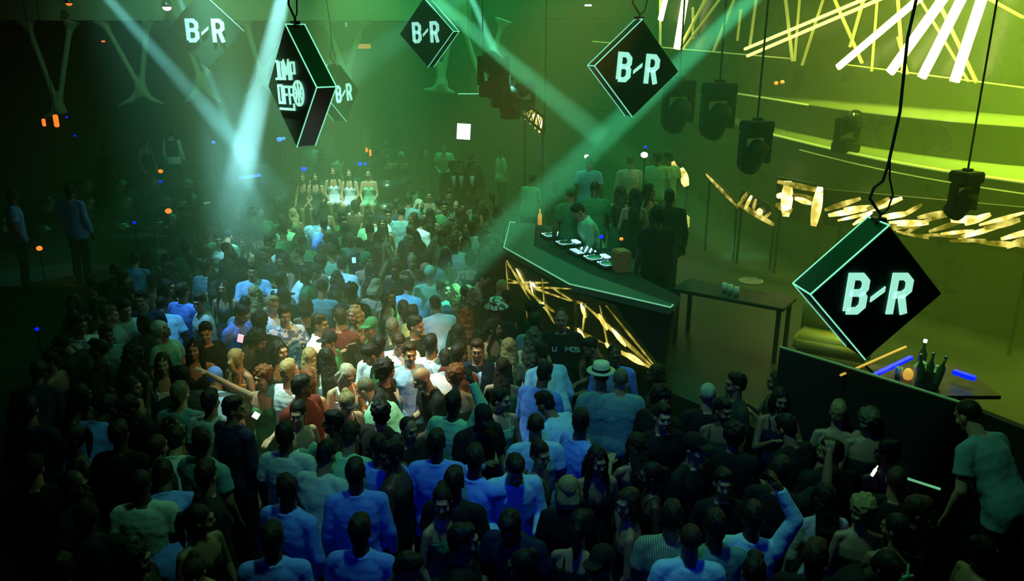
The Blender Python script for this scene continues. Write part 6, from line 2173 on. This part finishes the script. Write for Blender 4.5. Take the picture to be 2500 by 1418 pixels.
# ---- things people hold
def held(name, fn, m, label, cat, who, rot=(0, 0, 0), dz=0.0):
    bm = bmesh.new(); fn(bm)
    o = obj(name, bm, M[m])
    for p in PEOPLE:
        if p[2:4] == who:
            o.location = p[5] + Vector((0, 0, dz))
    o.rotation_euler = rot
    return tag(o, label, cat)


def phone_bm(bm):
    add_box(bm, (0, 0, 0), (.075, .009, .15)); bmesh.ops.bevel(bm, geom=bm.edges[:], offset=.003, segments=2, affect='EDGES')


def bottle_bm(bm):
    add_lathe(bm, [(.03, -.11), (.032, -.09), (.032, .03), (.013, .08), (.013, .13)], 14)


def cup_bm(bm):
    add_lathe(bm, [(.028, -.06), (.038, .06), (.035, .06), (.026, -.05)], 14)


held('bottle', bottle_bm, 'glass', 'dark bottle in the hand of the man in the crisp white shirt', 'bottle', (306, 755))
held('plastic_cup', cup_bm, 'cup', 'clear sparkling cup held by the woman in black above the blonde bob', 'cup', (1458, 1125))
bm = bmesh.new(); phone_bm(bm); M['pinkscreen'] = mat('phone_screen', (1, .6, .7), .3, emit=(1.0, .42, .50), strength=1.3)
o = obj('phone', bm, M['pinkscreen']); o.scale = (.8, 1, .6); o.location = at_z(587, 826, 1.95); o.rotation_euler = (0, rad(15), 0); tag(o, 'pink glowing phone screen above the head tipped back, left of centre', 'phone')
bm = bmesh.new(); phone_bm(bm); o = obj('phone', bm, M['white']); o.scale = (.8, 1, .45); o.location = at_z(625, 1014, 1.5); o.rotation_euler = (0, rad(35), 0); tag(o, 'small white glowing phone held low, left of the mint dress', 'phone')
bm = bmesh.new(); phone_bm(bm); o = obj('phone', bm, M['letter']); o.scale = (.8, 1, .6); o.location = at_z(864, 635, 1.7); tag(o, 'pale lit phone screen left of the green head wrap', 'phone')
bm = bmesh.new(); bottle_bm(bm); o = obj('bottle', bm, M['lens']); o.scale = (.4, .4, .4); o.location = at_z(2135, 1150, 1.75); o.rotation_euler = (0, rad(22), 0); tag(o, 'glowing white bottle held up at the lower right', 'bottle')
bm = bmesh.new(); cup_bm(bm); o = obj('plastic_cup', bm, M['cup']); o.location = at_z(1216, 898, 1.6); tag(o, 'pale cup held up beside the light brown long hair', 'cup')

# guard's printed marks and waistcoat shirt fronts are flat prints on the cloth
for p in PEOPLE:
    if p[2:4] == (1370, 778):
        bm = bmesh.new()
        k = .05
        def LL(pts, ox, oz):
            strokes(bm, [(ox + a * k, oz + b * k) for a, b in pts], .012, th=.003)
        LL([(0, 1), (0, 0), (.8, 0), (.8, 1)], -.115, 0)
        LL([(0, 0), (0, 1), (.5, .4), (1, 1), (1, 0)], .03, 0)
        LL([(0, 0), (0, 1), (.7, 1), (.7, 0), (0, 0)], .095, 0)
        LL([(.7, 1), (0, 1), (0, .5), (.7, .5), (.7, 0), (0, 0)], .145, 0)
        o = obj('shirt_print', bm, M['cup'], p[4]); o.location = (.03, -.150, 1.33)
        o['label'] = 'small white printed letters'

# ---- the rest of the crowd, lost in the dark
REGION = [(60, 1000), (110, 860), (200, 700), (330, 625), (460, 600), (560, 520), (680, 515), (720, 522), (925, 520), (1010, 475), (1190, 470), (1225, 520), (1205, 560), (1205, 650), (1235, 700), (1320, 765),
          (1440, 830), (1560, 890), (1640, 940), (1740, 940), (1900, 930), (2010, 985), (2150, 1075), (2290, 1180), (2440, 1260), (2490, 1400), (40, 1400)]


def inside(x, y, poly):
    c = False
    for i in range(len(poly)):
        x1, y1 = poly[i]; x2, y2 = poly[i - 1]
        if (y1 > y) != (y2 > y) and x < (x2 - x1) * (y - y1) / (y2 - y1) + x1:
            c = not c
    return c


ANCHORS = []
for row in CAST:
    sh_ = row[10].split(',')[0]
    if len(sh_.split()) <= 9:
        ANCHORS.append((row[0], row[1], sh_))
USED = set()


def neighbour_label(px, py, sex, hair, top, fallback):
    look = ('dim ' + {'long': 'long-haired ', 'wavy': 'wavy-haired ', 'curly': 'curly-haired ', 'cap': 'capped ', 'pony': 'ponytailed ', 'bob': 'bob-haired ', 'bun': 'bun-haired '}.get(hair, '')
            + ('woman' if sex == 'f' else 'man'))
    for d, ax, ay, sh_ in sorted(((px - a) ** 2 + (1.3 * (py - b)) ** 2, a, b, c) for a, b, c in ANCHORS)[:8]:
        dx, dy = px - ax, py - ay
        if abs(dx) > abs(dy):
            rel = 'just right of' if dx > 0 else 'just left of'
        else:
            rel = 'in front of' if dy > 0 else 'behind'
        key = (rel, sh_, look)
        if key in USED:
            continue
        USED.add(key)
        return look + ' ' + rel + ' the ' + sh_
    return fallback


taken = [(p[0], p[1]) for p in PEOPLE]
rf = random.Random(77)
FILL_KINDS = [('m', 'stand', 'tee'), ('m', 'stand', 'shirt'), ('m', 'hunch', 'tee'), ('m', 'turn', 'tee'), ('m', 'turn', 'jacket'), ('f', 'stand', 'dress'), ('f', 'turn', 'dress'), ('f', 'stand', 'tank'), ('m', 'bend', 'shirt'),
              ('f', 'turn', 'tank'), ('m', 'drink', 'shirt'), ('f', 'hunch', 'tank'), ('m', 'stand', 'tee'), ('f', 'clap', 'tank')]
nf = 0
tries = 0
while nf < 190 and tries < 30000:
    tries += 1
    X, Y = rf.uniform(-8.5, 5.5), rf.uniform(4.3, 18.5)
    dep = Y * math.cos(PITCH) + (CAM_H - 1.6) * math.sin(PITCH)
    up = Y * math.sin(PITCH) - (CAM_H - 1.6) * math.cos(PITCH)
    px, py = CX + F * X / dep, CY - F * up / dep
    if not inside(px, py, REGION):
        continue
    if any((X - a) ** 2 + (Y - b) ** 2 < .44 ** 2 for a, b in taken):
        continue
    # do not stand right in front of somebody the photo shows well
    if any(abs(px - q[2]) < 20 and 0 < py - q[3] < 34 * (10 / max(Y, 5)) for q in PEOPLE[:150]):
        continue
    taken.append((X, Y))
    sex, pose, top = rf.choice(FILL_KINDS)
    hair = rf.choice(['short', 'short', 'buzz', 'curly', 'quiff', 'cap']) if sex == 'm' else rf.choice(['long', 'long', 'pony', 'wavy', 'bun', 'bob'])
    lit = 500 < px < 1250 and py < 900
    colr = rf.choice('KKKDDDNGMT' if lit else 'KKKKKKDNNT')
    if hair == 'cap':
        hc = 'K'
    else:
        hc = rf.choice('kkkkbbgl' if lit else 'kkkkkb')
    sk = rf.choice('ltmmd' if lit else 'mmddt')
    if px < 560 and py < 900:
        lab, grp = 'indistinct dancer in dark clothes in the hazy upper left of the crowd', 'dim dancers upper left'
    elif px < 620:
        lab, grp = 'indistinct dark figure in the unlit lower left of the crowd', 'dark dancers lower left'
    elif py < 640:
        lab, grp = 'small dim dancer packed into the back rows of the crowd', 'dim dancers in the back rows'
    elif py < 960 and px < 1260:
        lab, grp = 'dim dancer in dark clothes packed into the middle of the crowd', 'dim dancers in the middle'
    elif px < 1450:
        lab, grp = 'dark figure in the shadowed lower middle of the crowd', 'dark dancers lower middle'
    else:
        lab, grp = 'dark figure in the unlit lower right of the crowd', 'dark dancers lower right'
    lab = neighbour_label(px, py, sex, hair, top, lab)
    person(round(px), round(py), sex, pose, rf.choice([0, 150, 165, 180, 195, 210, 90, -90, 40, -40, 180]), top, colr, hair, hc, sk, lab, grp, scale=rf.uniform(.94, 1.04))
    nf += 1
print('people', len(PEOPLE), 'fill', nf)

for i, a in enumerate(PEOPLE):
    for b in PEOPLE[i + 1:]:
        d = math.hypot(a[0] - b[0], a[1] - b[1])
        if d < 0.27:
            print('CLOSE %.2f' % d, a[2:4], b[2:4])
